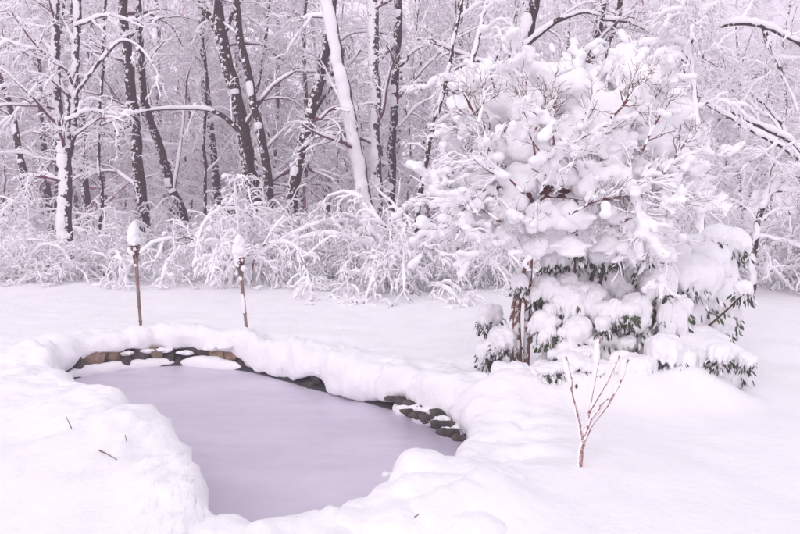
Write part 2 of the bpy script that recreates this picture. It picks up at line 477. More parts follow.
snow_strip((182, 366), (243, 372), 10, 6, edging)
snow_strip((404, 418), (427, 428), 6, 9, edging)
snow_strip((430, 430), (452, 438), 5, 12, edging)
snow_strip((384, 411), (402, 417), 5, 15, edging)
SNOWBITS = [(428, 411, 7, 4), (436, 420, 6, 4), (444, 419, 4, 4), (416, 408, 5, 3), (447, 431, 5, 3), (454, 427, 4, 4), (404, 408, 5, 3), (100, 350, 5, 4), (147, 351, 6, 3), (209, 348, 6, 3), (186, 353, 5, 3), (319, 373, 4, 3), (128, 353, 4, 3), (165, 350, 5, 3), (224, 347, 5, 3)]

for px, py, a, b in SNOWBITS:                        # crumbs of snow caught on the stones
    th = math.atan2(*(at_z(px, py, WZ + .13)[:2] - PC[:2])[::-1]); Rw = np.interp(th, TH, RAD, period=2 * math.pi)
    yy = PC[1] + (Rw + .10) * math.sin(th); c = at_y(px, py, yy); k = yy / F
    V, Fc = ico(3); V = V * (1 + .4 * fbm(V * 1.6 + rng.uniform(0, 90, 3), 3, 7)[:, None] * 1.6) * np.array([a * k * 1.5, .07, b * k * .75]) + c
    MB().add(V, Fc).build('snow_crumb', M_SNOW, edging)

# ------------------------------------------------------------------ trees of the wood
def crown(rng, mb_b, mb_s, P, r, limbs, lt, llen, branches, twigs, sub, snow=1.0, ang=(0.7, 1.25), droop=0.22, lift=0.5, scale=1.0, tsub=0):
    """limbs, branches, twigs on the trunks P; fills the bark and the snow collectors"""
    L1, r1 = sprout(rng, P, r, limbs, lt[0], lt[1], ang, llen, 9, 0.13, droop * 0.6, 0.42, 0.012 * scale, lift, 0.3)
    bark_tubes(mb_b, L1, r1, 5); snow_tubes(mb_s, L1, r1, snow_h(rng, L1, r1, 0.017 * snow * scale, gap=.08), 6)
    L2, r2 = sprout(rng, L1, r1, branches, 0.15, 1.0, (0.5, 1.1), llen * 0.42, 6, 0.17, droop, 0.6, 0.006 * scale, 0.35, 0.4)
    bark_tubes(mb_b, L2, r2, 4); snow_tubes(mb_s, L2, r2, snow_h(rng, L2, r2, 0.0125 * snow * scale, gap=.09), 5)
    L3, r3 = sprout(rng, L2, r2, twigs, 0.15, 1.0, (0.5, 1.15), llen * 0.2, 4, 0.2, droop * 1.2, 0.65, 0.0038 * scale, 0.2, 0.5)
    bark_tubes(mb_b, L3, r3, 3); snow_tubes(mb_s, L3, r3, snow_h(rng, L3, r3, 0.009 * snow * scale, gap=.12), 3)
    if sub:
        L4, r4 = sprout(rng, L3, r3, sub, 0.2, 1.0, (0.5, 1.1), llen * 0.115, 2, 0.2, droop, 0.75, 0.003 * scale, 0.1, 0.6)
        bark_tubes(mb_b, L4, r4, 3); snow_tubes(mb_s, L4, r4, snow_h(rng, L4, r4, 0.007 * snow * scale, gap=.15), 3)
    return L1, r1

def build_tree(name, label, base, trunks, limbs, seed, barkm=None, twigm=None, snow=1.0, plaster=0.35, lt=(0.12, 0.95), llen=2.2, branches=5, twigs=5, sub=1, group=None, droop=0.22, tsnow=0.02, arms=(), scale=1.0, lift=0.5):
    """trunks, arms: list of (pts (n,3), radii (n)) in world space; the first one stands on the ground"""
    rng = np.random.default_rng(seed)
    root = empty(name, base)
    tag(root, label, 'tree', group)
    crb, crs = MB(), MB()
    for k, (pts, rad) in enumerate(list(trunks) + list(arms)):
        mbt = MB(); P, r = pts[None], rad[None]
        r = r * (1 + 0.10 * fbm(P * 3.0, 2, seed + k))
        bark_tubes(mbt, P, r, 12 if k < len(trunks) else 8)
        mbt.build('trunk' if k == 0 else ('stem' if k < len(trunks) else 'limb'), barkm or M_BARK, root)
        arm = k >= len(trunks)
        h = snow_h(rng, P, r, min(tsnow, 0.022) if arm else tsnow, minf=0.15, lump=0.35)
        h = h * (0.55 + 0.9 * (vnoise(P * 6.0, seed + 3) * 0.5 + 0.5))
        pl = vnoise(P * np.array([5, 5, 4.2]) + 3 * k, seed) * 0.5 + 0.5
        Tz = np.abs(norm(np.gradient(P, axis=1))[..., 2])
        mk = np.clip((plaster + 0.8 * (1 - Tz) - pl) / 0.16, 0, 1) if plaster < 1 else np.ones_like(pl)
        mk = mk * (1 - 0.35 * np.clip(vnoise(P * 11, seed + 9), 0, 1))
        mbs = MB(); mbs.add(*tubes(P, r * (0.22 + 0.70 * mk) + h * 0.42 * mk, r * (0.45 + 0.15 * mk) + h * mk, (r * 0.4 + h * 0.35) * mk, 10))
        if not arm:                                       # knobs of snow stuck to the bark
            V0, F0 = ico(1)
            for q in range(26):
                i = int(rng.integers(1, P.shape[1] - 1)); Tn = norm(P[0, i + 1] - P[0, i - 1]); a = rng.normal(-2.0, 1.0)
                d = np.array([math.cos(a), math.sin(a), 0]); d = norm(d - Tn * (d @ Tn)); rk = r[0, i] * rng.uniform(.08, .34) * rng.uniform(.4, 1) + .005
                mbs.add(V0 * np.array([rk * rng.uniform(.7, 1.6), rk * .7, rk * rng.uniform(.7, 2.4)]) * (1 + .45 * vnoise(V0 * 1.6 + q, q)[:, None]) + P[0, i] + d * r[0, i] * .97, F0)
        tag(mbs.build('trunk_snow', M_SNOW, root), kind='stuff')
        nl = limbs if isinstance(limbs, int) else limbs[min(k, len(limbs) - 1)]
        if nl: crown(rng, crb, crs, P, r, nl, lt if k < len(trunks) else (0.15, 1.0), llen if k < len(trunks) else llen * 0.5, branches if k < len(trunks) else max(3, branches - 2), twigs, sub, snow, droop=droop, scale=scale, lift=lift)
    if crb.n:
        tag(crb.build('crown', twigm or M_TWIG, root), kind='stuff'); tag(crs.build('crown_snow', M_TWIGSNOW, root), kind='stuff')
    return root

def px_path(path, Y, w0, w1, n=110, top=None, ground=True, seed=0, dy=0.0):
    """a trunk seen in the photograph: pixels to world points at depth Y (top may lean dy metres back), widths in px"""
    rng = np.random.default_rng(seed)
    pts = [at_y(px, py, Y + dy * k / max(len(path) - 1, 1)) for k, (px, py) in enumerate(path)]
    wd = list(np.linspace(w0, w1, len(pts)) * Y / F / 2)
    if ground:
        g = pts[0].copy(); d = pts[0] - pts[1]; gz = H(g[0], g[1]) - 0.08
        if g[2] > gz + 0.1:
            f = min(1.0, 0.4 * (g[2] - gz) / max(abs(d[2]), .3)); pts.insert(0, np.array([g[0] + d[0] * f, g[1] + d[1] * f, gz])); wd.insert(0, wd[0] * 1.25)
    if top:
        d = norm(pts[-1] - pts[-2]); L = top - pts[-1][2]
        if L > 0.3:
            p = pts[-1]
            for q in (0.35, 0.7, 1.0):
                dd = norm(d * (1 - q * 0.3) + np.array([0, 0, q * .4])); pts.append(p + dd * L * q / max(dd[2], .4)); wd.append(wd[-1] * 0.66)
    P = resample(pts, n, rng, 0.02 * Y / 15)
    t = np.linspace(0, len(pts) - 1, n)
    r = np.interp(t, np.arange(len(pts)), wd)
    return P, r

# --- the trunks one can pick out in the photograph -------------------------------------------------
T = px_path
HEROES = []
def hero(label, paths, Y, seed, arms=(), top=9.0, limbs=9, **kw):
    tr = [T(p, Y + dy, w0 * .88, w1 * .88, top=top if k == 0 or tp else tp, ground=(k == 0), seed=seed + k) for k, (p, w0, w1, dy, tp) in enumerate(paths)]
    ar = [T(p, Y + dy, w0 * .8, w1 * .55, n=44, ground=False, seed=seed + 50 + k) for k, (p, w0, w1, dy) in enumerate(arms)]
    b = tr[0][0][0].copy()
    o = build_tree('forest_tree', label, b, tr, limbs, seed, arms=ar, **kw)
    HEROES.append(o); return o

hero('double-stemmed tree plastered with snow at the forest edge, nearest on the left', [
     ([(66, 278), (65, 220), (65, 165), (66, 148)], 17, 14, 0, None),
     ([(64, 155), (58, 120), (56, 60), (55, 0), (53, -60)], 11, 8, 0.0, None),
     ([(67, 155), (73, 125), (75, 60), (78, 0), (80, -60)], 10, 7, 0.05, None)], 13.4, 101,
     arms=[([(57, 55), (30, 48), (0, 38)], 6, 4, 0.1), ([(56, 62), (25, 52), (-10, 40)], 5, 3, 0.3), ([(75, 95), (100, 60), (125, 40), (150, 60), (172, 105)], 6, 2, -0.1),
           ([(76, 25), (110, 15), (150, 30)], 5, 2, 0.0), ([(66, 120), (95, 110), (125, 130)], 5, 2, -0.3), ([(57, 90), (25, 105), (-5, 128)], 5, 2, 0)],
     top=3.2, limbs=(3, 9, 9, 4), barkm=M_BARKW, plaster=0.5, tsnow=0.03, snow=1.25, llen=1.5)
hero('dark straight trunk behind the left torch, arched branch crossing it', [
     ([(143, 212), (138, 160), (133, 110), (128, 60), (124, 20), (122, -30)], 13, 10, 0, None)], 17.0, 111,
     arms=[([(128, 125), (110, 133), (80, 135)], 6, 3, 0), ([(124, 40), (150, 20), (180, 16)], 5, 3, 0.2)], limbs=(6, 4), plaster=0.3)
hero('dark leaning trunk just right of the straight one behind the left torch', [
     ([(182, 214), (172, 190), (160, 150), (148, 115), (142, 80), (140, 30)], 11, 7, 0, None)], 17.4, 121, limbs=5, plaster=0.3)
hero('thick dark trunk leaning left above the right torch, forked at the top', [
     ([(254, 200), (248, 165), (240, 120), (230, 75), (221, 35), (214, -20)], 17, 12, 0, None),
     ([(224, 45), (212, 20), (200, 0), (190, -30)], 8, 5, 0.1, None)], 17.2, 131,
     arms=[([(247, 165), (240, 135), (215, 112), (180, 108), (140, 112), (100, 125), (82, 134)], 7, 3, -0.4), ([(222, 40), (235, 10), (250, -15)], 6, 3, 0)], limbs=(5, 4, 4), plaster=0.3)
hero('thinner dark trunk close on the right of the thick leaning one', [
     ([(270, 202), (263, 150), (254, 105), (245, 60), (238, 25), (233, -30)], 10, 8, 0, None)], 16.9, 141, limbs=4, plaster=0.3)
hero('dark crooked trunk leaning right with a side limb, near the middle', [
     ([(292, 205), (298, 165), (307, 125), (318, 85), (326, 45), (331, 10), (336, -30)], 14, 9, 0, None)], 16.5, 151,
     arms=[([(304, 130), (325, 95), (345, 70), (362, 50)], 7, 3, 0.2), ([(318, 85), (338, 70), (352, 60)], 5, 2, 0)], limbs=(5, 4), plaster=0.4)
hero('white snow-coated trunk leaning left in the middle of the wood', [
     ([(368, 215), (361, 175), (352, 130), (343, 85), (334, 40), (324, -10)], 15, 14, 0, None)], 15.5, 161, limbs=4, plaster=2.0, tsnow=0.05, barkm=M_BARKW, snow=1.3)
hero('upright trunk with snow down one side, right of the white leaning trunk', [
     ([(378, 220), (376, 170), (375, 120), (374, 70), (373, 20), (372, -30)], 13, 12, 0, None)], 16.0, 171, limbs=5, plaster=0.48, tsnow=0.03, barkm=M_BARKW)
hero('dark upright trunk beside the half-white one left of the maple', [
     ([(390, 220), (392, 160), (394, 110), (396, 60), (398, 20), (399, -30)], 9, 9, 0, None)], 17.0, 181,
     arms=[([(394, 75), (415, 50), (440, 42)], 5, 2, -0.3), ([(395, 45), (380, 60), (368, 85)], 5, 2, -0.2)], limbs=(5, 4), plaster=0.35)
hero('thick brown trunk rising behind the top of the maple, leaning right', [
     ([(500, 190), (508, 110), (518, 55), (526, 25), (536, -20)], 22, 19, 0, None)], 14.5, 191,
     arms=[([(505, 75), (480, 60), (455, 70), (430, 100)], 7, 3, -0.6), ([(524, 45), (555, 22), (582, 12), (600, 15)], 9, 4, -0.3)], limbs=(6, 4), plaster=0.55)
hero('dark trunk over the right half of the maple crown, snowball caught in its fork', [
     ([(575, 190), (582, 110), (590, 65), (598, 30), (606, -20)], 11, 9, 0, None),
     ([(598, 80), (608, 45), (618, 10), (626, -30)], 7, 5, 0.1, None)], 15.5, 201,
     arms=[([(604, 18), (630, 22), (650, 32), (668, 45)], 6, 3, -0.2)], limbs=(7, 5, 3), plaster=0.4)
hero('crooked thin dark trunk at the far left edge', [
     ([(30, 215), (24, 180), (14, 125), (4, 90), (-8, 60)], 9, 6, 0, None)], 18.0, 211, limbs=8, plaster=0.3)
hero('arching tree at the top right, long dark bough bowed under snow', [
     ([(668, 260), (672, 190), (676, 130), (684, 60), (690, 38)], 10, 8, 0, None),
     ([(690, 40), (712, 27), (745, 22), (775, 30), (805, 48), (830, 80)], 8, 5, -0.2, None)], 12.5, 221,
     arms=[([(762, 24), (772, 50), (785, 80), (797, 112)], 5, 3, -0.2), ([(690, 60), (715, 48), (735, 52)], 4, 2, -0.5)], top=4.4, limbs=(10, 3, 3), plaster=0.6, snow=1.4, llen=1.5, tsnow=0.035, sub=2)
hero('bent tree lying low on the right, two long stems leaning across the twigs', [
     ([(840, 215), (800, 150), (760, 125), (720, 105), (696, 94)], 8, 5, 0, None),
     ([(842, 225), (800, 160), (755, 132), (722, 112), (700, 100)], 6, 4, -0.2, None),
     ([(842, 250), (795, 150), (772, 112), (748, 92), (725, 90)], 5, 3, 0.3, None)], 12.0, 231, top=None, limbs=(8, 5, 5), plaster=2, snow=1.3, llen=1.3, tsnow=0.03, lt=(0.1, 1))
hero('curved stem bending right beside the snowy ground at the right edge', [
     ([(752, 288), (755, 245), (764, 205), (782, 180), (808, 164), (850, 160)], 7, 5, 0, None)], 11.5, 241, arms=[([(760, 222), (775, 212), (795, 208)], 4, 2, -0.1)], top=None, limbs=(10, 4), plaster=0.6, snow=1.6, llen=1.0, tsnow=0.06, lt=(.35, 1), droop=0.4, sub=2)
hero('slanting dark pole-thin sapling left of the maple foot', [
     ([(416, 240), (420, 190), (428, 150), (436, 115), (448, 70), (458, 20)], 7, 4, 0, None)], 13.5, 251, limbs=10, plaster=0.5, snow=1.6, llen=1.3, sub=2)
hero('heavy-laden young tree with drooping white branches left of the maple crown', [
     ([(455, 250), (458, 180), (462, 120), (470, 70), (480, 30)], 7, 5, 0, None)], 12.5, 261, limbs=14, plaster=0.9, snow=2.2, llen=1.25, droop=0.35, top=5.0, sub=2)
hero('heavy-laden young tree with drooping white branches right of the maple crown', [
     ([(700, 270), (702, 200), (700, 140), (694, 90), (690, 50)], 7, 5, 0, None)], 10.5, 271, limbs=16, plaster=0.9, snow=2.1, llen=0.95, droop=0.4, top=3.9, sub=2, lt=(0.25, 1))
hero('slender snow-lined tree between the two torches', [
     ([(205, 240), (206, 190), (204, 140), (206, 90), (203, 30), (204, -20)], 4, 3, 0, None)], 17.8, 281, limbs=12, plaster=0.25, snow=1.2, llen=1.6, tsnow=.012)
hero('slender snow-lined tree just left of the left torch', [
     ([(100, 245), (101, 190), (98, 140), (102, 90), (104, 30)], 4, 3, 0, None)], 15.5, 291, limbs=10, plaster=0.5, snow=1.5, llen=1.4)

# --- filler trees: prototypes and copies -------------------------------------------------------------
def proto_tree(seed, hgt, r0, limbs, llen, two=False):
    rng = np.random.default_rng(seed)
    def trunk(x0, lean, rr, hh):
        t = np.linspace(0, 1, 7)
        pts = np.stack([x0 + lean[0] * t + rng.normal(size=7) * .06, lean[1] * t + rng.normal(size=7) * .06, -0.15 + (hh + .15) * t], -1)
        return resample(pts, 60), rr * np.linspace(1.15, 0.2, 60)
    tr = [trunk(0, rng.normal(size=2) * 0.5, r0, hgt)]
    if two: tr.append(trunk(0.12, rng.normal(size=2) * 0.9, r0 * .7, hgt * .9))
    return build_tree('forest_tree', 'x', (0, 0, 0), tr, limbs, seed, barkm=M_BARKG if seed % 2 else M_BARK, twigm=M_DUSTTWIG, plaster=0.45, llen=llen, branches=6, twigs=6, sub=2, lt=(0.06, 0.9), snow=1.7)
PROTOS = [proto_tree(301, 8.5, .07, 20, 1.7), proto_tree(302, 9.5, .10, 20, 2.0), proto_tree(303, 7.0, .045, 18, 1.3, True), proto_tree(304, 9.0, .085, 20, 2.1, True), proto_tree(305, 6.0, .04, 20, 1.1)]
ZONES = [('thin snow-dusted tree in the wood left of the left torch', -0.80, -0.33), ('thin snow-dusted tree in the wood between the two torches', -0.33, -0.19),
         ('thin snow-dusted tree in the wood between the right torch and the maple', -0.19, 0.06), ('thin snow-dusted tree in the wood directly behind the maple', 0.06, 0.37),
         ('thin snow-dusted tree in the wood right of the maple', 0.37, 0.78)]
rng = np.random.default_rng(77)
used = [False] * len(PROTOS)
spots = []
for z, (lab, a, b) in enumerate(ZONES):
    n = int(round((b - a) * (66 if z < 4 else 34)))
    for k in range(n):
        Y = 18.6 + 15 * ((k * 0.618 + z * .37) % 1.0)
        if z == 4 and Y < 22: Y += 5
        x = (a + (b - a) * (k + rng.uniform(0.1, .9)) / n) * Y
        spots.append((x, Y, lab, z))
for k, (x, y, lab, z) in enumerate(spots):
    q = int(rng.integers(len(PROTOS)))
    if k < len(PROTOS): q = k
    o = PROTOS[q] if not used[q] else copy_tree(PROTOS[q])
    used[q] = True
    o.location = (x, y, float(H(x, y)) - 0.02); o.rotation_euler = (0, 0, rng.uniform(0, 6.28))
    s = rng.uniform(0.8, 1.2); o.scale = (s, s, s)
    tag(o, lab, 'tree', 'thin trees, zone ' + lab.split(' in the wood ')[1])

# --- the far wood that reads as one mass -----------------------------------------------------------------
def far_wood():
    rng = np.random.default_rng(9)
    b, s = MB(), MB()
    tr, rr = [], []
    for k in range(120):
        Y = rng.uniform(31, 88); ratio = rng.uniform(-0.62, 0.66)
        if ratio > 0.36 and (Y < 45 or rng.uniform() < .7): continue
        x = ratio * Y; hgt = rng.uniform(9, 16)
        t = np.linspace(0, 1, 10)[:, None]
        lean = np.array([rng.normal() * 0.9, rng.normal() * .9, hgt])
        tr.append(np.array([x, Y, float(H(x, Y)) - 0.3]) + lean * t + rng.normal(size=(10, 3)) * 0.06)
        rr.append(rng.uniform(.05, .15) * np.linspace(1.1, .25, 10))
    P, r = np.array(tr), np.array(rr)
    bark_tubes(b, P, r, 6); snow_tubes(s, P, r, snow_h(rng, P, r, 0.02, gap=.5), 5)
    L1, r1 = sprout(rng, P, r, 17, 0.04, 1, (0.6, 1.25), 2.9, 5, .16, .12, .45, .02, .5)
    bark_tubes(b, L1, r1, 3); snow_tubes(s, L1, r1, snow_h(rng, L1, r1, .045, gap=.1), 4)
    L2, r2 = sprout(rng, L1, r1, 4, 0.15, 1, (0.5, 1.2), 1.3, 3, .2, .2, .6, .011, .4)
    bark_tubes(b, L2, r2, 3); snow_tubes(s, L2, r2, snow_h(rng, L2, r2, .030, gap=.15), 3)
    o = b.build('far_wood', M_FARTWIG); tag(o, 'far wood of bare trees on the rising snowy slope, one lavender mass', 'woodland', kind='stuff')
    o2 = s.build('wood_snow', M_TWIGSNOW, o)
far_wood()

def spruce():
    rng = np.random.default_rng(4); Y = 34.0; tip = at_y(776, 44, Y); g = float(H(tip[0], Y))
    root = empty('spruce', (tip[0], Y, g)); tag(root, 'distant spruce top against the pale sky at the upper right', 'tree')
    P = np.linspace([tip[0], Y, g - .2], tip, 30)[None]; r = np.linspace(.16, .015, 30)[None]; mb = MB(); bark_tubes(mb, P, r, 8); mb.build('trunk', M_BARK, root)
    b, s = MB(), MB(); z0 = .25
    L1, r1 = sprout(rng, P, r, 130, z0, .99, (1.1, 1.5), 2.0, 6, .05, .10, .35, .012, 0, .3, .15); bark_tubes(b, L1, r1, 4); snow_tubes(s, L1, r1, snow_h(rng, L1, r1, .03, gap=.3), 5)
    L2, r2 = sprout(rng, L1, r1, 12, .15, 1, (.6, 1.1), .4, 3, .08, .1, .9, .022, 0, .4); bark_tubes(b, L2, r2, 3); snow_tubes(s, L2, r2, snow_h(rng, L2, r2, .02, gap=.4), 4)
    tag(b.build('crown', M_LEAF1, root), kind='stuff'); tag(s.build('crown_snow', M_TWIGSNOW, root), kind='stuff')
M_LEAF1 = mat('spruce_needle', (.05, .055, .045), .8, .2)[0]
spruce()

# ------------------------------------------------------------------ arching brush along the forest edge
def build_brush(seed, canes, hgt, spread, snow, hang=0.5, twigs=12, sub=6, dens=1.0):
    rng = np.random.default_rng(seed)
    root = empty('snowy_shrub', (0, 0, 0))
    n = 12
    az = rng.uniform(0, 2 * math.pi, canes); L = hgt * rng.uniform(0.9, 1.9, canes)
    D = np.stack([np.cos(az) * spread, np.sin(az) * spread, np.ones(canes)], -1) * rng.uniform(.8, 1.2, (canes, 1)); D = norm(D)
    p = np.stack([rng.normal(size=canes) * .18, rng.normal(size=canes) * .18, np.full(canes, -.05)], -1); out = [p]
    bend = np.where(rng.uniform(size=canes) < .3, rng.uniform(0.04, 0.12, canes), rng.uniform(0.16, 0.5, canes))[:, None]; L = np.where(bend[:, 0] < .13, L * .6, L)
    for k in range(n):
        D = norm(D + rng.normal(size=(canes, 3)) * .12 + np.array([0, 0, -1]) * bend * (0.3 + 1.1 * k / n))
        p = p + D * (L / n)[:, None]; p[:, 2] = np.maximum(p[:, 2], 0.02); out.append(p)
    P = np.stack(out, 1); r = rng.uniform(.006, .014, canes)[:, None] * np.linspace(1, .35, n + 1)[None]
    for k in range(canes):
        mb = MB(); bark_tubes(mb, P[k:k + 1], r[k:k + 1], 5); mb.build('cane', M_TWIG, root)
    b, s = MB(), MB()
    snow_tubes(s, P, r, snow_h(rng, P, r, 0.023 * snow, minf=.3, gap=.06), 7)
    L2, r2 = sprout(rng, P, r, twigs, .15, 1, (.5, 1.35), hgt * .36, 6, .26, hang * .5, .6, .004, .1, .5)
    L2[..., 2] = np.maximum(L2[..., 2], 0.0)
    bark_tubes(b, L2, r2, 3); snow_tubes(s, L2, r2, snow_h(rng, L2, r2, 0.0165 * snow, minf=.4, gap=.14), 5)
    L3, r3 = sprout(rng, L2, r2, sub, .15, 1, (.4, 1.1), hgt * .15, 4, .28, hang * .5, .7, .003, 0, .6)
    L3[..., 2] = np.maximum(L3[..., 2], 0.0)
    bark_tubes(b, L3, r3, 3); snow_tubes(s, L3, r3, snow_h(rng, L3, r3, 0.0120 * snow, minf=.4, gap=.2), 4)
    tag(b.build('twigs', M_TWIG, root), kind='stuff'); tag(s.build('snow_cover', M_TWIGSNOW, root), kind='stuff')
    return root
BR = [build_brush(401, 16, 1.25, .7, 1.0), build_brush(402, 18, 1.5, .55, 1.15, hang=.8, twigs=14), build_brush(403, 14, 1.0, .9, 1.1), build_brush(404, 20, 1.35, .6, 1.2, hang=1.1, twigs=15)]
# label, px, base y, proto, scale, turn
BRUSH = [('arched snowy brush at the left edge of the picture, under the forest', 18, 281, 0, 0.90, 0.3), ('low snowy brush tangle just left of the double-stemmed tree', 48, 284, 2, 0.60, 1.2),
         ('rounded white brush between the double-stemmed tree and the left torch', 98, 280, 1, 0.80, 2.0), ('snow-matted brush right behind the left torch', 132, 278, 2, 0.60, 4.0),
         ('low snowy brush in the gap between the two torches', 180, 282, 0, 0.55, .9), ('tall arching brush dome directly behind the right torch', 245, 281, 1, 1.20, 5.1),
         ('small brush mound just right of the right torch', 285, 284, 2, 0.50, 3.0), ('spreading snowy brush below the crooked dark trunk', 318, 281, 0, 0.70, 2.6),
         ('white drooping brush below the white leaning trunk', 362, 279, 3, 0.85, 0.0), ('dense white weeping shrub hanging to the snow left of the maple', 410, 286, 3, 1.30, 1.7),
         ('snowy brush close by the left side of the maple', 462, 285, 1, 0.80, .6), ('snow-covered brush behind the foot of the maple', 510, 281, 0, 1.15, 3.7),
         ('low brush on the snow right of the evergreen shrubs', 752, 285, 2, 1.25, .2), ('big white brush bowed over at the right edge of the picture', 795, 282, 3, 1.50, 4.4),
         ('tall brush behind the evergreens, left of the curved stem', 715, 270, 1, 1.2, 2.2), ('brush in the second row behind the left torch', 150, 262, 3, 1.1, .5), ('brush in the second row at far left', 30, 262, 1, 1.2, 5.5),
         ('brush in the second row behind the right torch', 225, 262, 0, 1.3, 1.1), ('brush in the second row under the dark crooked trunk', 300, 260, 1, 1.2, 3.3), ('brush in the second row near the half-white trunk', 385, 262, 2, 1.4, 2.9),
         ('brush in the second row behind the maple, left side', 470, 260, 3, 1.3, 4.8), ('brush in the second row at the far right', 775, 260, 0, 1.4, 0.7),
         ('brush just outside the left edge of the picture', -60, 282, 2, 1.0, 1.9), ('brush just outside the right edge of the picture', 860, 283, 1, 1.0, 3.1)]
bu = [False] * 4
for lab, px, py, q, sc, tz in BRUSH:
    P = at_z(px, py, 0.0)
    o = BR[q] if not bu[q] else copy_tree(BR[q]); bu[q] = True
    o.location = (P[0], P[1], float(H(P[0], P[1]))); o.rotation_euler = (0, 0, tz); o.scale = (sc, sc, sc)
    tag(o, lab, 'shrub', 'snowy brush along the forest edge')

# ------------------------------------------------------------------ soft fused snow pillows
def pillow(name, blobs, voxel, parent, seed, lump=0.02, fine=0.006, freq=6.0, material=None, sub=3):
    """blobs (centre, radii) fused into one skin of snow"""
    mb = MB(); V0, F0 = ico(sub)
    for c, r in blobs: mb.add(V0 * np.asarray(r) + np.asarray(c), F0)
    me = mb.mesh('tmp', M_SNOW); o = bpy.data.objects.new('tmp', me); COL.objects.link(o)
    md = o.modifiers.new('r', 'REMESH'); md.mode = 'VOXEL'; md.voxel_size = voxel
    ms = o.modifiers.new('s', 'SMOOTH'); ms.factor = 0.6; ms.iterations = 5
    dg = bpy.context.evaluated_depsgraph_get(); dg.update()
    nm = bpy.data.meshes.new_from_object(o.evaluated_get(dg))
    bpy.data.objects.remove(o); bpy.data.meshes.remove(me)
    n = len(nm.vertices); V = np.zeros(n * 3, np.float32); N = np.zeros(n * 3, np.float32)
    nm.vertices.foreach_get('co', V); nm.vertices.foreach_get('normal', N); V = V.reshape(-1, 3).astype(float); N = N.reshape(-1, 3)
    V = V + N * (fbm(V * freq, 2, seed) * lump + fbm(V * freq * 4.5, 2, seed + 5) * fine)[:, None]
    nm.vertices.foreach_set('co', V.astype(np.float32).ravel())
    nm.polygons.foreach_set('use_smooth', np.ones(len(nm.polygons), bool))
    nm.materials.clear(); nm.materials.append(material or M_SNOW); nm.update(); nm.name = name
    return link(name, nm, parent)

bk = pillow('snow_bank', [(at_y(a, b, 778 * 1.62 / (b + 2 - 179)), (w_ * .00585, .22, h_ * .0058)) for a, b, w_, h_ in BANK], .014, None, 31, .03, .006, 5, M_GROUND)
tag(bk, 'rounded snow humps over the boulders of the near bank', kind='structure')

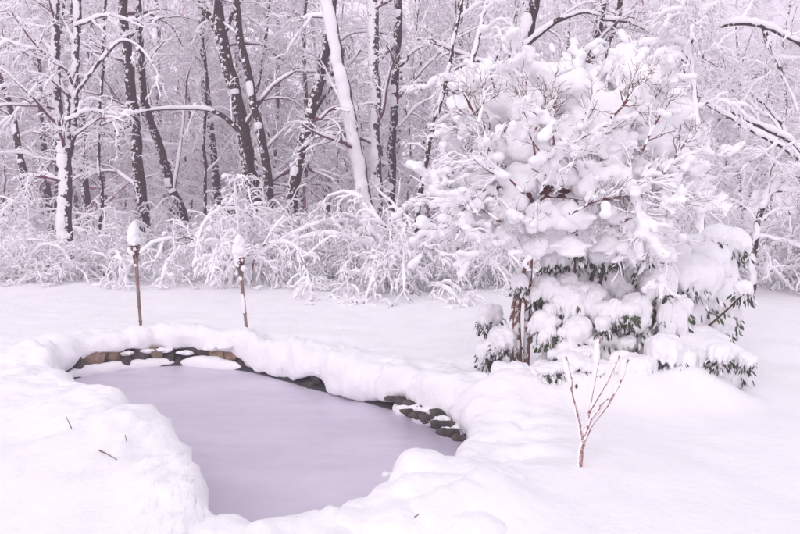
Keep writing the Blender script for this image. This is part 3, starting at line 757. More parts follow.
# ------------------------------------------------------------------ the maple
def make_maple():
    rng = np.random.default_rng(12)
    Y = 6.45
    base = at_y(519, 356, Y); base[2] = float(H(base[0], base[1])) - 0.05
    root = empty('japanese_maple', base)
    tag(root, 'broad low maple with reddish twigs buried under thick snow pillows', 'tree')
    def pth(path, ys, w0, w1, n=16):
        pts = [at_y(a, b, Y + d) for (a, b), d in zip(path, np.linspace(ys[0], ys[1], len(path)))]
        return resample(pts, n), np.linspace(w0, w1, n) * Y / F / 2
    stems = [([(518, 372), (517, 345), (516, 315), (520, 285), (524, 255), (530, 225), (538, 200)], (0, 0), 10, 8), ([(526, 372), (527, 340), (528, 300), (530, 260), (532, 225)], (.06, .02), 7, 6), ([(512, 372), (511, 345), (512, 318), (516, 290)], (-.04, -.02), 6, 4)]
    for k, (p, ys, a, b) in enumerate(stems):
        P, r = pth(p, ys, a, b, 24); mb = MB(); bark_tubes(mb, P[None], r[None], 10); mb.build('trunk' if k == 0 else 'stem', M_MBARK, root)
    limbs = [([(538, 200), (560, 178), (598, 150), (640, 118), (672, 85)], (0, -.3), 7, 2), ([(538, 200), (543, 155), (536, 115), (525, 80)], (0, -.2), 6, 2), ([(532, 215), (505, 165), (482, 125), (464, 95)], (0, -.35), 6, 2),
             ([(555, 185), (600, 130), (625, 100), (642, 62)], (0, .3), 6, 2), ([(545, 190), (600, 190), (655, 190), (700, 205)], (0, -.25), 6, 2), ([(530, 225), (500, 195), (465, 185), (432, 192)], (0, -.2), 5, 2),
             ([(540, 195), (565, 150), (575, 110), (580, 70)], (0, .1), 6, 2), ([(545, 185), (575, 165), (600, 170), (625, 190), (650, 225)], (0, -.75), 5, 2), ([(535, 205), (520, 180), (500, 185), (478, 205), (460, 230)], (0, -.7), 5, 2),
             ([(540, 195), (550, 165), (560, 150), (570, 150)], (0, -.9), 5, 2), ([(540, 195), (620, 165), (670, 150), (698, 155)], (0, .35), 5, 2), ([(535, 205), (500, 150), (490, 110), (492, 75)], (0, .5), 5, 2),
             ([(545, 195), (590, 200), (630, 225), (665, 255)], (0, -.5), 5, 2), ([(540, 200), (530, 215), (515, 225), (495, 245)], (-.1, -.55), 4, 2), ([(540, 195), (580, 140), (610, 100), (610, 65)], (0, .6), 5, 2)]
    LP, LR = [], []
    for p, ys, a, b in limbs:
        P, r = pth(p, ys, a, b, 16); P = P + rng.normal(size=P.shape) * 0.008
        mb = MB(); bark_tubes(mb, P[None], r[None], 7); mb.build('limb', M_MAPLE, root); LP.append(P); LR.append(r)
    LP, LR = np.array(LP), np.array(LR)
    def resample_all(A, n): return np.array([resample(a, n) for a in A])
    b, s = MB(), MB()
    snow_tubes(s, LP, LR, snow_h(rng, LP, LR, .02, gap=.2), 7)
    # bare reddish sprays standing in front of the pillows
    front = [[(490, 150), (481, 125), (468, 100), (458, 88)], [(480, 122), (484, 100), (480, 84)], [(536, 158), (533, 132), (522, 104), (514, 90)], [(534, 134), (545, 108), (549, 84)], [(612, 122), (627, 97), (634, 74)], [(612, 118), (634, 96), (652, 72)],
             [(584, 142), (588, 118), (600, 92)], [(555, 150), (552, 120), (556, 95)], [(640, 150), (655, 125), (672, 102)], [(560, 190), (590, 170), (622, 158)], [(600, 205), (640, 180), (680, 165)], [(525, 195), (500, 170), (470, 160)], [(620, 225), (655, 205), (695, 195)],
             [(500, 225), (475, 205), (448, 200)], [(570, 215), (600, 200), (640, 195)], [(660, 175), (680, 150), (694, 130)]]
    FP = np.array([resample([rng.normal(size=3) * .012 + at_y(a_, b_, Y - .62 - .1 * (j % 3) + .12 * t) for t, (a_, b_) in enumerate(p)], 12) for j, p in enumerate(front)]); FR = np.tile(np.linspace(.0085, .0035, 12), (len(front), 1))
    L2, r2 = sprout(rng, LP, LR, 9, .2, 1.0, (.3, .95), .6, 9, .15, -.01, .55, .0032, .5, .4)
    bark_tubes(b, L2, r2, 4); snow_tubes(s, L2, r2, snow_h(rng, L2, r2, .010, gap=.35), 5)
    L3, r3 = sprout(rng, L2, r2, 5, .12, 1, (.3, .95), .26, 6, .17, 0.0, .65, .0021, .3, .5)
    bark_tubes(b, L3, r3, 3); snow_tubes(s, L3, r3, snow_h(rng, L3, r3, .006, gap=.5), 4)
    L4, r4 = sprout(rng, L3, r3, 3, .2, 1, (.3, .9), .13, 4, .17, .02, .75, .0017, .2, .6)
    bark_tubes(b, L4, r4, 3); snow_tubes(s, L4, r4, snow_h(rng, L4, r4, .005, gap=.5), 4)
    # the feathery lower skirt, combed outwards and down
    LS = np.concatenate([LP[[4, 7, 12, 0, 10, 8, 13, 5, 9]], resample_all(FP[9:15], 16)]); RS = np.concatenate([LR[[4, 7, 12, 0, 10, 8, 13, 5, 9]], np.tile(np.linspace(.008, .003, 16), (6, 1))])
    K2, q2 = sprout(rng, LS, RS, 10, .25, 1, (.3, 1.0), .40, 7, .16, .12, .5, .003, -.2, .4)
    K3, q3 = sprout(rng, K2, q2, 7, .1, 1, (.3, .95), .2, 5, .18, .10, .7, .002, 0, .5)
    for K, q, hs in ((K2, q2, .0085), (K3, q3, .006)):
        bark_tubes(b, K, q, 3); snow_tubes(s, K, q, snow_h(rng, K, q, hs, gap=.12), 5)
    tag(b.build('twigs', M_MAPLE, root), kind='stuff'); tag(s.build('twig_snow', M_TWIGSNOW, root), kind='stuff')
    for j in range(len(front)):
        mb = MB(); bark_tubes(mb, FP[j:j + 1], FR[j:j + 1], 6); mb.build('limb', M_MAPLE, root)
    bf = MB(); F2, g2 = sprout(rng, FP, FR, 8, .2, 1, (.3, .9), .25, 6, .17, -.03, .6, .0026, .3, .5); bark_tubes(bf, F2, g2, 4)
    F3, g3 = sprout(rng, F2, g2, 4, .15, 1, (.3, .9), .12, 4, .17, -.02, .7, .0018, .2, .6); bark_tubes(bf, F3, g3, 3)
    fs = MB(); snow_tubes(fs, FP, FR, snow_h(rng, FP, FR, .008, gap=.5), 6); snow_tubes(fs, F2, g2, snow_h(rng, F2, g2, .006, gap=.6), 5)
    tag(bf.build('twigs', M_MAPLE, root), kind='stuff'); tag(fs.build('twig_snow', M_TWIGSNOW, root), kind='stuff')
    # pillows: px, py, half-width px, half-height px, depth offset
    big = [(505, 88, 34, 22, .1), (545, 84, 34, 24, .15), (478, 112, 24, 20, .05), (530, 110, 40, 22, -.05), (575, 98, 34, 24, .1), (622, 66, 16, 20, .25), (640, 92, 30, 24, .1), (606, 108, 34, 26, -.1), (662, 118, 26, 26, 0.),
           (655, 145, 30, 26, -.15), (678, 160, 22, 28, -.05), (484, 170, 18, 28, -.45), (470, 185, 22, 22, -.35), (500, 150, 28, 18, -.25), (540, 140, 36, 22, -.3), (580, 140, 30, 26, -.35), (615, 150, 30, 26, -.4), (600, 178, 34, 28, -.6),
           (640, 180, 34, 22, -.4), (560, 175, 30, 20, -.55), (525, 178, 26, 18, -.5), (512, 205, 24, 20, -.5), (545, 215, 26, 22, -.6), (580, 215, 34, 20, -.6), (620, 212, 34, 20, -.5), (660, 205, 30, 20, -.3), (690, 190, 16, 26, -.1),
           (470, 215, 18, 14, -.4), (490, 240, 20, 14, -.4), (535, 245, 22, 14, -.45), (570, 248, 30, 14, -.5), (615, 245, 30, 14, -.4), (655, 240, 24, 16, -.3), (560, 70, 20, 12, .2), (590, 75, 18, 14, .3), (455, 150, 16, 12, 0.), (672, 92, 14, 12, .1),
           (520, 65, 16, 12, .25), (700, 215, 12, 22, -.1)]
    groups = {}
    for k, (px, py, a, bb, d) in enumerate(big):
        c = at_y(px, py, Y + d); kk = (Y + d) / F
        c = c + np.array([0, .05, 0]); a, bb = a * .9, bb * .9
        if py > 140: a, bb = a * .72, bb * .72
        bl = [(c + np.array([0, 0, -.01]), (a * kk * .75, a * kk * .62, bb * kk * .8))]
        for _ in range(14):
            o = norm(rng.normal(size=3)) * rng.uniform(.35, 1) ** .5 * np.array([a * kk, a * kk * .8, bb * kk]); q = rng.uniform(.22, .52)
            bl.append((c + o, (max(a * kk * q * rng.uniform(.9, 1.5), .03), max(a * kk * q, .03), max(bb * kk * q * 1.25, .028))))
        groups.setdefault((int(px // 60), int(py // 70)), []).extend(bl)
    for k, (g, bl) in enumerate(groups.items()):
        pillow('snow_pillow', bl, 0.016, root, 500 + k, lump=0.05, fine=0.011, freq=5.5)
    # small dollops caught on the outer twigs
    A2 = np.concatenate([L2[:, 1:].reshape(-1, 3), L3[:, 2:].reshape(-1, 3), K2[:, 1:].reshape(-1, 3)])
    D2 = np.concatenate([norm(np.gradient(L2, axis=1))[:, 1:].reshape(-1, 3), norm(np.gradient(L3, axis=1))[:, 2:].reshape(-1, 3), norm(np.gradient(K2, axis=1))[:, 1:].reshape(-1, 3)])
    pick = rng.permutation(len(A2))[:2600]; cells = {}
    for k in pick:
        c, d = A2[k], D2[k]; q = .011 + .034 * rng.uniform() ** 2.2
        for e in (-.6, .6): cells.setdefault((int(c[0] * 1.9 + 9), int(c[2] * 1.9 + 9)), []).append((c + d * q * e * 1.3 + np.array([0, 0, q * .55]) + rng.normal(size=3) * q * .2, (q * 1.15, q * 1.1, q * rng.uniform(.7, 1.0))))
    for k, bl in enumerate(cells.values()):
        if len(bl) > 5: tag(pillow('snow_clumps', bl, .0155, root, 900 + k, .012, .004, 14, M_SNOW, 2), kind='stuff')
    # a few withered leaves still hanging
    ml = mat('withered_leaf', (0.36, 0.10, 0.05), .6)[0]
    for px, py, d in [(531, 214, -.3), (492, 178, -.3), (537, 205, -.4), (489, 184, -.3), (534, 225, -.3)]:
        c = at_y(px, py, Y + d); V = np.array([[0, 0, 0], [.018, .004, -.02], [.022, .012, -.05], [0, .004, -.075], [-.02, .010, -.045], [-.016, .0, -.018]]) + c
        MB().add(V, [[0, 1, 2, 3], [0, 3, 4, 5]]).build('withered_leaf', ml, root)
    for nm, c3, px, py, sc in (('green_leaf', (.11, .14, .045), 525, 283, .75), ('orange_leaf_and_light', (.36, .17, .08), 530, 281, .5), ('orange_leaf_and_light', (.34, .15, .08), 523, 300, .5)):  # lower orange piece paints the orange light on the trunk
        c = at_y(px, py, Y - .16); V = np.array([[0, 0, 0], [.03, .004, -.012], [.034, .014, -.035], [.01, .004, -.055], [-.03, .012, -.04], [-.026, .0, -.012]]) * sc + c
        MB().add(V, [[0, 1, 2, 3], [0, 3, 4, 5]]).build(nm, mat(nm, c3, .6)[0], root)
    return root
make_maple()

# ------------------------------------------------------------------ evergreen shrubs under snow caps
M_LEAF = []
for nm, c1, c2 in (('rhododendron_leaf', (0.018, 0.040, 0.016), (0.055, 0.095, 0.035)), ('dark_evergreen_leaf', (0.012, 0.028, 0.016), (0.040, 0.065, 0.038))):
    m, N, L, p = mat(nm, c1, .45, .5)
    g = N.new('ShaderNodeNewGeometry')
    r = ramp(N, L, g.outputs['Random Per Island'], [(0, c1), (.6, c2), (.64, (.8, .79, .81)), (1, (.88, .875, .89))]); L.new(r.outputs[0], p.inputs['Base Color']); M_LEAF.append(m)
M_STEM = mat('shrub_stem', (0.10, 0.06, 0.045), .85, .2)[0]

def cap_mesh(seed):
    """a pillow of snow on a tuft of hanging leaves: round on top, fingered at the rim"""
    rng = np.random.default_rng(seed); nt, nv = 72, 22
    th = np.linspace(0, 2 * math.pi, nt, endpoint=False); v = np.linspace(0, 1, nv)
    nf = rng.integers(9, 15); ph = rng.uniform(0, 6.28)
    ring = np.stack([np.cos(th), np.sin(th), th * 0], -1)
    fing = 0.5 + 0.5 * np.cos(nf * th + ph + 2.2 * vnoise(ring * 1.6 + seed, seed)); fing = fing * (0.6 + .6 * vnoise(ring * 2.5 + 4, seed + 1)) + 0.35 * vnoise(ring * 3 + 9, seed + 2)
    blob = 1 + 0.24 * vnoise(ring * 1.5 + 20, seed + 3)
    V = np.zeros((nv, nt, 3))
    for j, q in enumerate(v):
        a = q * 1.0
        rad = math.sin(min(a * 1.35, 1) * math.pi / 2) ** 0.85
        z = 1 - 1.25 * a ** 1.9
        e = sstep(.45, 1, q)
        rr = rad * blob * (1 + e * (0.13 * fing - .12)) * (1 - 0.18 * sstep(.8, 1, q))
        zz = z - e * 0.42 * fing
        V[j] = np.stack([rr * np.cos(th), rr * np.sin(th), th * 0 + zz], -1)
    V = V + norm(V) * (fbm(V * 2.2 + seed, 2, seed)[..., None] * .15 + fbm(V * 7 + seed, 2, seed + 4)[..., None] * .05)
    inner = V[::-3][:5] * np.array([.72, .72, 1]) + np.array([0, 0, -.06])      # the underside folds back in
    V = np.concatenate([V, inner]); n = len(V)
    i = np.arange(n - 1)[:, None] * nt; k = np.arange(nt)[None]; k2 = (k + 1) % nt
    return MB().add(V, np.stack([i + k, i + nt + k, i + nt + k2, i + k2], -1).reshape(-1, 4)).mesh('snow_cap', M_SNOW)
CAPS = [cap_mesh(600 + k) for k in range(9)]

def leaf_block(rng, n, W, Hh, llen, wid):
    """hanging leaves under a cap with half sizes W, Hh"""
    ph = rng.uniform(0, 6.28, n); rad = W * (.2 + .85 * rng.uniform(0, 1, n) ** .5)
    z = Hh * rng.uniform(-.8, .3, n)
    p = np.stack([rad * np.cos(ph), rad * np.sin(ph) * .95, z], -1)
    out = np.stack([np.cos(ph), np.sin(ph), ph * 0], -1) + rng.normal(size=(n, 3)) * .35
    D = norm(out * rng.uniform(.15, .8, (n, 1)) + np.array([0, 0, -1.0])); S = norm(np.cross(D, norm(rng.normal(size=(n, 3))))); Nn = np.cross(D, S)
    L = llen * rng.uniform(.6, 1.25, n)[:, None]; w_ = wid * rng.uniform(.7, 1.3, n)[:, None]
    prof = [(0, .15), (.3, .9), (.65, 1.0), (1.0, .08)]
    rows = [np.stack([p + D * L * t - S * w_ * q + Nn * w_ * .5 * q, p + D * L * t, p + D * L * t + S * w_ * q + Nn * w_ * .5 * q], 1) for t, q in prof]
    V = np.stack(rows, 1)                                  # n,4,3,3
    i = np.arange(n)[:, None] * 12; f = np.array([[r * 3 + c, r * 3 + c + 1, r * 3 + c + 4, r * 3 + c + 3] for r in range(3) for c in range(2)])
    return V.reshape(-1, 3), (i[:, :, None] + f[None]).reshape(-1, 4)

def evergreen(name, label, caps, lm, llen, wid, dens, seed, fill=()):
    rng = np.random.default_rng(seed)
    c0 = np.mean([at_y(px, py, Yc) for px, py, a, b, Yc in caps], axis=0)
    g = np.array([c0[0], c0[1], float(H(c0[0], c0[1]))])
    root = empty(name, g); tag(root, label, 'shrub', 'evergreen shrubs beneath the maple')
    caps = [(px + rng.normal() * 2, py + rng.normal() * 3, w_ * rng.uniform(.85, 1.15), h_ * rng.uniform(.85, 1.15), Yc) for px, py, w_, h_, Yc in caps]
    for px, py, w_, h_, Yc in list(caps):
        for _ in range(3 if py < 335 else 1):
            q = rng.uniform(.35, .65); caps.append((px + rng.normal() * w_ * .38, py + rng.uniform(-.3, .3) * h_, w_ * q, h_ * q, Yc - rng.uniform(.03, .15)))
    for k, (px, py, w_, h_, Yc) in enumerate(caps):
        c = at_y(px, py, Yc); kk = Yc / F; W, Hh = w_ * kk * .49, h_ * kk * .48
        o = link('snow_cap', CAPS[int(rng.integers(len(CAPS)))], root)
        o.location = c + np.array([0, 0, Hh * .15]); o.scale = (W, W * rng.uniform(.8, 1.05), Hh); o.rotation_euler = (rng.uniform(-.1, .4), rng.uniform(-.35, .35), rng.uniform(0, 6.28))
        o.parent = root; o.matrix_parent_inverse = root.matrix_basis.inverted()
        # leaves too small to pick apart one by one
        V, Fq = leaf_block(rng, int(dens * 1.15 * (1 + W * 5)), W * .98, Hh, llen, wid)
        V = V + c + np.array([0, 0, -Hh * .25])
        tag(MB().add(V, Fq).build('leaf_cluster', lm, root, smooth=False), kind='stuff')
        # stem from the foot of the shrub up into the tuft
        st = np.array([g + np.array([rng.normal() * .05, rng.normal() * .05, -.05]), g * .55 + c * .45 + np.array([0, 0.05, -.12]), c + np.array([0, .02, -Hh * .5]), c])
        P = resample(st, 10); mb = MB(); bark_tubes(mb, P[None], np.linspace(.014, .006, 10)[None], 5); mb.build('stem', M_STEM, root)
    if fill:
        pillow('snow_mass', [(at_y(px, py, Yc), (a * Yc / F, a * Yc / F * .8, b * Yc / F)) for px, py, a, b, Yc in fill], .02, root, seed, .03, .008, 5)
    return root

evergreen('rhododendron', 'large rhododendron with hanging green leaves under many snow pillows, right of the maple trunk', [
    (608, 318, 46, 44, 6.35), (634, 322, 36, 56, 6.3), (657, 308, 48, 66, 6.45), (672, 332, 34, 52, 6.35), (690, 288, 58, 56, 6.7), (642, 285, 50, 40, 6.7), (612, 288, 42, 36, 6.7), (588, 312, 34, 38, 6.4),
    (584, 284, 36, 32, 6.7), (652, 262, 46, 34, 6.9), (612, 266, 40, 30, 6.9), (600, 345, 34, 30, 6.3), (640, 350, 40, 36, 6.35), (672, 270, 40, 36, 6.9)], M_LEAF[0], .062, .011, 26, 11, fill=[(640, 345, 45, 24, 6.55), (660, 318, 40, 30, 6.7), (612, 322, 40, 26, 6.6), (635, 292, 40, 26, 6.85), (680, 310, 26, 30, 6.8), (600, 290, 26, 22, 6.8)])
evergreen('rhododendron', 'tall snow-rounded evergreen shrub at the back right, in front of the curved stem', [
    (706, 268, 60, 58, 7.2), (722, 250, 44, 42, 7.3), (694, 246, 56, 26, 7.4), (710, 308, 44, 48, 7.0), (724, 318, 34, 32, 7.0), (712, 330, 40, 26, 6.9)], M_LEAF[0], .06, .010, 22, 12, fill=[(712, 304, 30, 34, 7.15), (710, 272, 28, 30, 7.3), (698, 330, 26, 22, 7.0)])
evergreen('evergreen_shrub', 'sloping snow mound with a dark green leafy opening, lowest on the right', [
    (734, 376, 34, 34, 6.1), (700, 342, 46, 30, 6.4)], M_LEAF[1], .045, .0075, 46, 13, fill=[(704, 362, 40, 26, 6.25), (724, 366, 30, 24, 6.15), (690, 352, 34, 22, 6.35), (742, 374, 14, 18, 6.2)])
evergreen('evergreen_shrub', 'round fine-leaved evergreen with a smooth snow cap, centre of the front row', [
    (663, 362, 50, 42, 5.95), (684, 368, 30, 42, 6.0), (698, 370, 26, 38, 6.05)], M_LEAF[1], .045, .0075, 70, 14)
evergreen('evergreen_shrub', 'low dark fine-leaved evergreen right behind the bare sapling', [
    (640, 378, 40, 42, 5.85), (622, 372, 34, 40, 5.95), (652, 386, 30, 26, 5.85)], M_LEAF[1], .045, .0075, 75, 15)
evergreen('rhododendron', 'snow-bent evergreen clump against the maple trunk', [
    (545, 328, 34, 38, 6.25), (562, 312, 36, 44, 6.35), (577, 338, 36, 36, 6.2), (546, 298, 28, 32, 6.4), (565, 352, 32, 28, 6.15), (570, 285, 30, 30, 6.5), (590, 300, 34, 34, 6.5), (600, 265, 36, 30, 6.6), (565, 262, 34, 28, 6.6), (630, 262, 34, 28, 6.6)], M_LEAF[0], .055, .010, 22, 16, fill=[(562, 342, 26, 22, 6.45), (577, 315, 28, 26, 6.55), (552, 312, 20, 22, 6.5), (575, 285, 28, 20, 6.7), (550, 282, 18, 16, 6.7)])
evergreen('rhododendron', 'drooping snow-laden leaves in front of the maple clump, behind the bare sapling', [
    (556, 372, 44, 22, 5.95), (582, 366, 38, 20, 5.95), (602, 372, 34, 24, 5.95), (590, 350, 34, 18, 6.1), (570, 380, 40, 18, 5.9), (604, 388, 34, 20, 5.9)], M_LEAF[0], .06, .010, 22, 17, fill=[(580, 385, 40, 12, 6.1), (560, 365, 26, 14, 6.3), (600, 360, 26, 16, 6.3)])
evergreen('evergreen_shrub', 'small snow-buried shrub left of the maple trunk, dark tuft showing', [
    (491, 322, 32, 30, 6.75), (501, 345, 40, 40, 6.5), (486, 346, 30, 26, 6.6)], M_LEAF[1], .045, .008, 40, 18)
evergreen('evergreen_shrub', 'low snow lump with a few dark leaves below the maple foot', [
    (517, 376, 42, 34, 6.0), (546, 384, 38, 24, 5.95), (500, 372, 26, 22, 6.1)], M_LEAF[1], .05, .009, 30, 19)

# ------------------------------------------------------------------ torches
def bamboo_mat():
    m, N, L, p = mat('bamboo', (0.26, 0.17, 0.14), .6, .35)
    tc = N.new('ShaderNodeTexCoord'); mp = N.new('ShaderNodeMapping'); mp.inputs['Scale'].default_value = (1, 1, .12); L.new(tc.outputs['Object'], mp.inputs[0])
    n = noise_node(N, L, 60, 4, mp.outputs[0]); r = ramp(N, L, n.outputs[0], [(.3, (0.13, 0.075, 0.065)), (.7, (0.36, 0.25, 0.21))]); L.new(r.outputs[0], p.inputs['Base Color'])
    bump(N, L, p, n.outputs[0], .4, .004)
    return m
M_BAM = bamboo_mat(); M_BAMD = mat('bamboo_joint', (0.10, 0.055, 0.05), .7)[0]
M_CAN = mat('dark_canister', (0.03, 0.028, 0.03), .5, .4)[0]

def torch(label, foot, neck, capc, caph, Y, seed, snowy):
    rng = np.random.default_rng(seed)
    a, b = at_y(*foot, Y), at_y(*neck, Y)
    a[2] = float(H(a[0], a[1])) - .06
    root = empty('garden_torch', a); tag(root, label, 'torch', 'bamboo garden torches in the snow')
    ax = norm(b - a); Lp = np.linalg.norm(b - a)
    # pole with joints
    n = 40; t = np.linspace(0, 1, n); P = a + (b - a) * t[:, None]
    r = 0.016 + 0.004 * t; jo = [0.16, .36, .56, .76]
    for j in jo: r = r + .004 * np.exp(-((t - j) / .012) ** 2)
    mb = MB(); bark_tubes(mb, P[None], r[None], 14); mb.build('pole', M_BAM, root)
    for j in jo:
        q = a + (b - a) * np.array([[j - .005], [j], [j + .005]]); mb = MB(); bark_tubes(mb, q[None], np.array([[.019, .0225, .019]]), 14); mb.build('joint', M_BAMD, root)
    # the split bamboo basket: slats flaring round a canister
    side = norm(np.cross(ax, [0, 1, 0])); oth = np.cross(side, ax); hb = 0.20
    for k in range(10):
        f = 2 * math.pi * k / 10; d = side * math.cos(f) + oth * math.sin(f)
        q = np.array([b - ax * .03 + d * .021, b + ax * hb * .4 + d * .034, b + ax * hb * .8 + d * .050, b + ax * hb + d * .054])
        q = resample(q, 8); mb = MB(); mb.add(*tubes(q[None], np.full((1, 8), .0075), np.full((1, 8), .004), np.zeros((1, 8)), 6, up=d)); mb.build('slat', M_BAM, root)
    for z in (.45, .62, .78, .92):
        f = np.linspace(0, 2 * math.pi, 25); rr = .036 + .022 * z; q = b + ax * hb * z + (np.cos(f)[:, None] * side + np.sin(f)[:, None] * oth) * rr
        mb = MB(); mb.add(*tubes(q[None], np.full((1, 25), .004), np.full((1, 25), .006), np.zeros((1, 25)), 5, up=ax)); mb.build('weave_ring', M_BAMD, root)
    q = b + ax * np.array([[.03], [.05], [hb * .9], [hb + .02], [hb + .021]]); mb = MB(); bark_tubes(mb, q[None], np.array([[.004, .026, .038, .036, .002]]), 16); mb.build('canister', M_CAN, root)
    # snow: egg on top, collar on the basket, patches on the pole
    c = at_y(*capc, Y); k = Y / F
    pillow('snow_cap', [(c, (.062, .06, caph * k * .44)), (c - ax * caph * k * .25 + side * .012, (.062, .06, caph * k * .3)), (c + ax * caph * k * .18 - side * .02, (.052, .06, caph * k * .36)), (c - side * .026 - ax * .05, (.044, .055, .055))], .008, root, seed, .022, .006, 11)
    top = b + ax * hb
    bl = [(b + ax * hb * rng.uniform(.35, 1.05) + side * rng.normal() * .035 - np.array([0, .03 + .02 * rng.uniform(), 0]), (rng.uniform(.015, .034),) * 3) for _ in range(9)]
    pillow('basket_snow', bl + [(top, (.05, .05, .03))], .006, root, seed + 1, .006, .003, 20)
    for t0, t1 in snowy:
        n = 14; t = np.linspace(t0, t1, n); q = a + (b - a) * t[:, None]; e = np.sin(np.linspace(0, math.pi, n)) ** .5
        mb = MB(); mb.add(*tubes(q[None], (.021 * e)[None], (.018 * e)[None], np.full((1, n), .012), 10, up=norm(np.array([-.4, -1, 0])))); mb.build('pole_snow', M_SNOW, root)
torch('left bamboo garden torch with a tall egg of snow on top', (141, 327), (136, 262), (133, 234), 24, float(hit(141, 327)[1]), 71, [(.93, .99)])
torch('right bamboo garden torch, snow sticking to the middle of its pole', (247, 330), (241, 275), (238, 247), 22, float(hit(247, 330)[1]), 72, [(.34, .72), (.9, 1.0)])

# ------------------------------------------------------------------ bare sapling in front
def sapling():
    Y = float(hit(579, 467)[1])
    base = at_y(579, 467, Y) + np.array([0, 0, -.05])
    rng = np.random.default_rng(3)
    root = empty('bare_sapling', base); tag(root, 'bare reddish sapling with snow along its forked stems, in the right foreground', 'sapling')
    m, N, L, p = mat('sapling_bark', (0.26, 0.13, 0.12), .7, .3)
    tc = N.new('ShaderNodeTexCoord'); n = noise_node(N, L, 90, 4, tc.outputs['Object']); r = ramp(N, L, n.outputs[0], [(.35, (0.17, 0.075, 0.075)), (.5, (0.38, 0.21, 0.20)), (.62, (0.72, 0.62, 0.63))]); L.new(r.outputs[0], p.inputs['Base Color'])
    # path px, depth offset, widths px, snow thickness px at start / end
    S = [([(579, 468), (581, 455), (583, 440)], 0, 5.5, 5, .5, 1, 'trunk'), ([(583, 443), (578, 420), (573, 395), (568, 368), (565, 357)], -.02, 3.2, 2.2, 1.0, 5, 'stem'),
         ([(584, 442), (587, 425), (589, 412), (594, 385), (598, 358), (600, 338)], .10, 3.0, 2, 1.5, 7, 'stem'), ([(588, 415), (597, 400), (606, 383), (614, 368), (619, 356)], .12, 2.6, 2, 1, 4, 'stem'),
         ([(585, 441), (593, 425), (606, 408), (617, 388), (624, 372), (629, 360)], -.08, 2.8, 2, 1.5, 5, 'stem'), ([(584, 438), (591, 420), (602, 405), (608, 399)], -.12, 2.4, 1.6, 1, 1.5, 'stem')]
    for k, (p_, d, w0, w1, s0, s1, nm) in enumerate(S):
        pts = [at_y(a, b, Y + d * t) for (a, b), t in zip(p_, np.linspace(0, 1, len(p_)))]
        if k == 0: pts[0][2] = base[2]
        n = 26; P = resample(pts, n, rng, .005)[None]; kk = Y / F
        r = (np.linspace(w0, w1, n) * kk / 2)[None] * (1 + .12 * rng.uniform(-1, 1, (1, n)))
        mb = MB(); bark_tubes(mb, P, r, 9); st = mb.build(nm, m, root)
        h = ((s0 * .6 + (s1 * .8 - s0 * .6) * np.linspace(0, 1, n) ** 2.2) * kk)[None] * (1 + .5 * vnoise(P * 22, 7 + k)); h = np.where(vnoise(P * 26 + 5, 30 + k) < -.35, 0, h * .8 + .0012)
        up = norm(np.array([-.8, .12, .5]))
        A = np.where(h > 0, r * .75 + h * .55, r * .3); B = np.where(h > 0, r * .6 + h * .8, r * .3); C = np.where(h > 0, r * .35 + h * .55, 0)
        A[:, -3:] *= [.85, .6, .2]; B[:, -3:] *= [.85, .6, .2]
        V, Fq = tubes(P, A, B, C, 10, up=up); V = V + (fbm(V * 60, 2, 4)[:, None]) * .0025
        mb = MB(); mb.add(V, Fq); mb.build('stem_snow', M_SNOW, root)
        if k:
            q, rq = sprout(rng, P, r, 6, .1, .95, (.5, 1.0), .018, 2, .1, 0, .9, .0022, .2, .5); mb = MB(); bark_tubes(mb, q, rq, 5); tag(mb.build('buds', m, st), kind='stuff')
sapling()

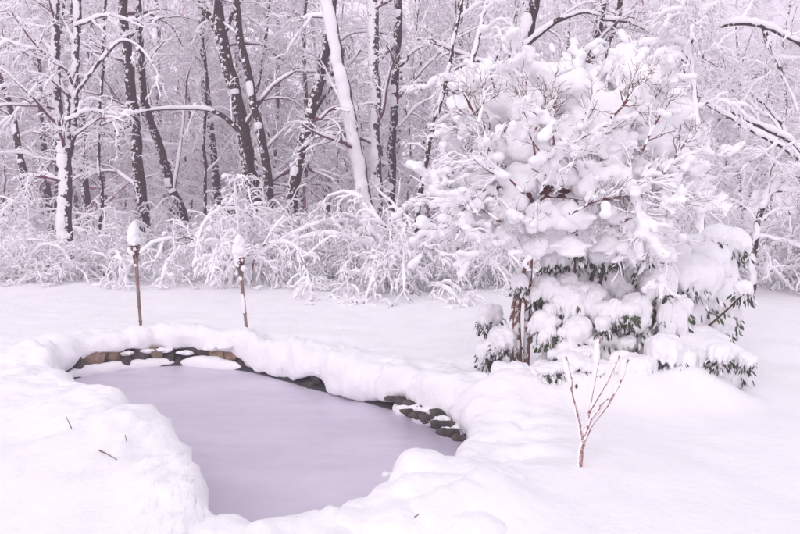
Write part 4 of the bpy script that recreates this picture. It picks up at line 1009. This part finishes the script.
# ------------------------------------------------------------------ bits lying in the snow
M_TW2 = mat('dead_twig', (0.17, 0.085, 0.075), .8, .2)[0]
for lab, path, dz in [('short dark twig leaning out of the left snow bank, uppermost of three', [(74, 433), (70, 425), (66, 417)], .03), ('short twig lying across the left snow bank, lowest of three', [(99, 453), (108, 458), (117, 464)], .012),
                      ('short upright twig on the left snow bank, nearest the pond ice', [(129, 451), (127, 443), (125, 435)], .06), ('tiny broken twig tip in the snow at the bottom centre', [(411, 525), (414, 522), (419, 519)], .02)]:
    if 'lying' in lab or 'tiny' in lab: pts = np.array([hit(*q) + np.array([0, 0, .016 + .004 * k]) for k, q in enumerate(path)])
    else: Yb = hit(*path[0])[1]; pts = np.array([at_y(*q, Yb + .01 * k) for k, q in enumerate(path)]); pts[0, 2] -= .02
    P = resample(pts, 10)[None]; r = np.linspace(.0036, .0018, 10)[None]
    mb = MB(); bark_tubes(mb, P, r, 6)
    q, rq = sprout(np.random.default_rng(1), P, r, 2, .3, .9, (.5, .9), .02, 3, .1, 0, .7, .0012, .2); bark_tubes(mb, q, rq, 4)
    tag(mb.build('fallen_twig', M_TW2), lab, 'twig', 'twigs in the snow')
c = at_z(386, 476, WZ)
lump = pillow('snow_chunk', [(c + np.array([0, 0, .005]), (.03, .02, .022)), (c + np.array([.03, .01, .0]), (.025, .02, .018)), (c + np.array([-.012, 0, .02]), (.012, .012, .015))], .004, None, 9, .006, .002, 30)
tag(lump, 'small chunk of snow lying on the pond ice by the near bank', 'snow chunk')

# ------------------------------------------------------------------ haze in the wood
def haze():
    V = np.array([[x, y, z] for x in (-135, 135) for y in (-128, 140) for z in (-2.5, 42)], float)
    Fq = [[0, 1, 3, 2], [4, 6, 7, 5], [0, 4, 5, 1], [2, 3, 7, 6], [0, 2, 6, 4], [1, 5, 7, 3]]
    m = bpy.data.materials.new('haze'); m.use_nodes = True; N, L = m.node_tree.nodes, m.node_tree.links; N.clear()
    v = N.new('ShaderNodeVolumePrincipled'); v.inputs['Color'].default_value = (1.0, .85, .99, 1); v.inputs['Density'].default_value = HAZE; v.inputs['Anisotropy'].default_value = 0.0
    o = N.new('ShaderNodeOutputMaterial'); L.new(v.outputs[0], o.inputs['Volume'])
    tag(MB().add(V, Fq).build('haze', m, smooth=False), 'thin lavender winter haze in the air', kind='stuff')
if HAZE > 0: haze()
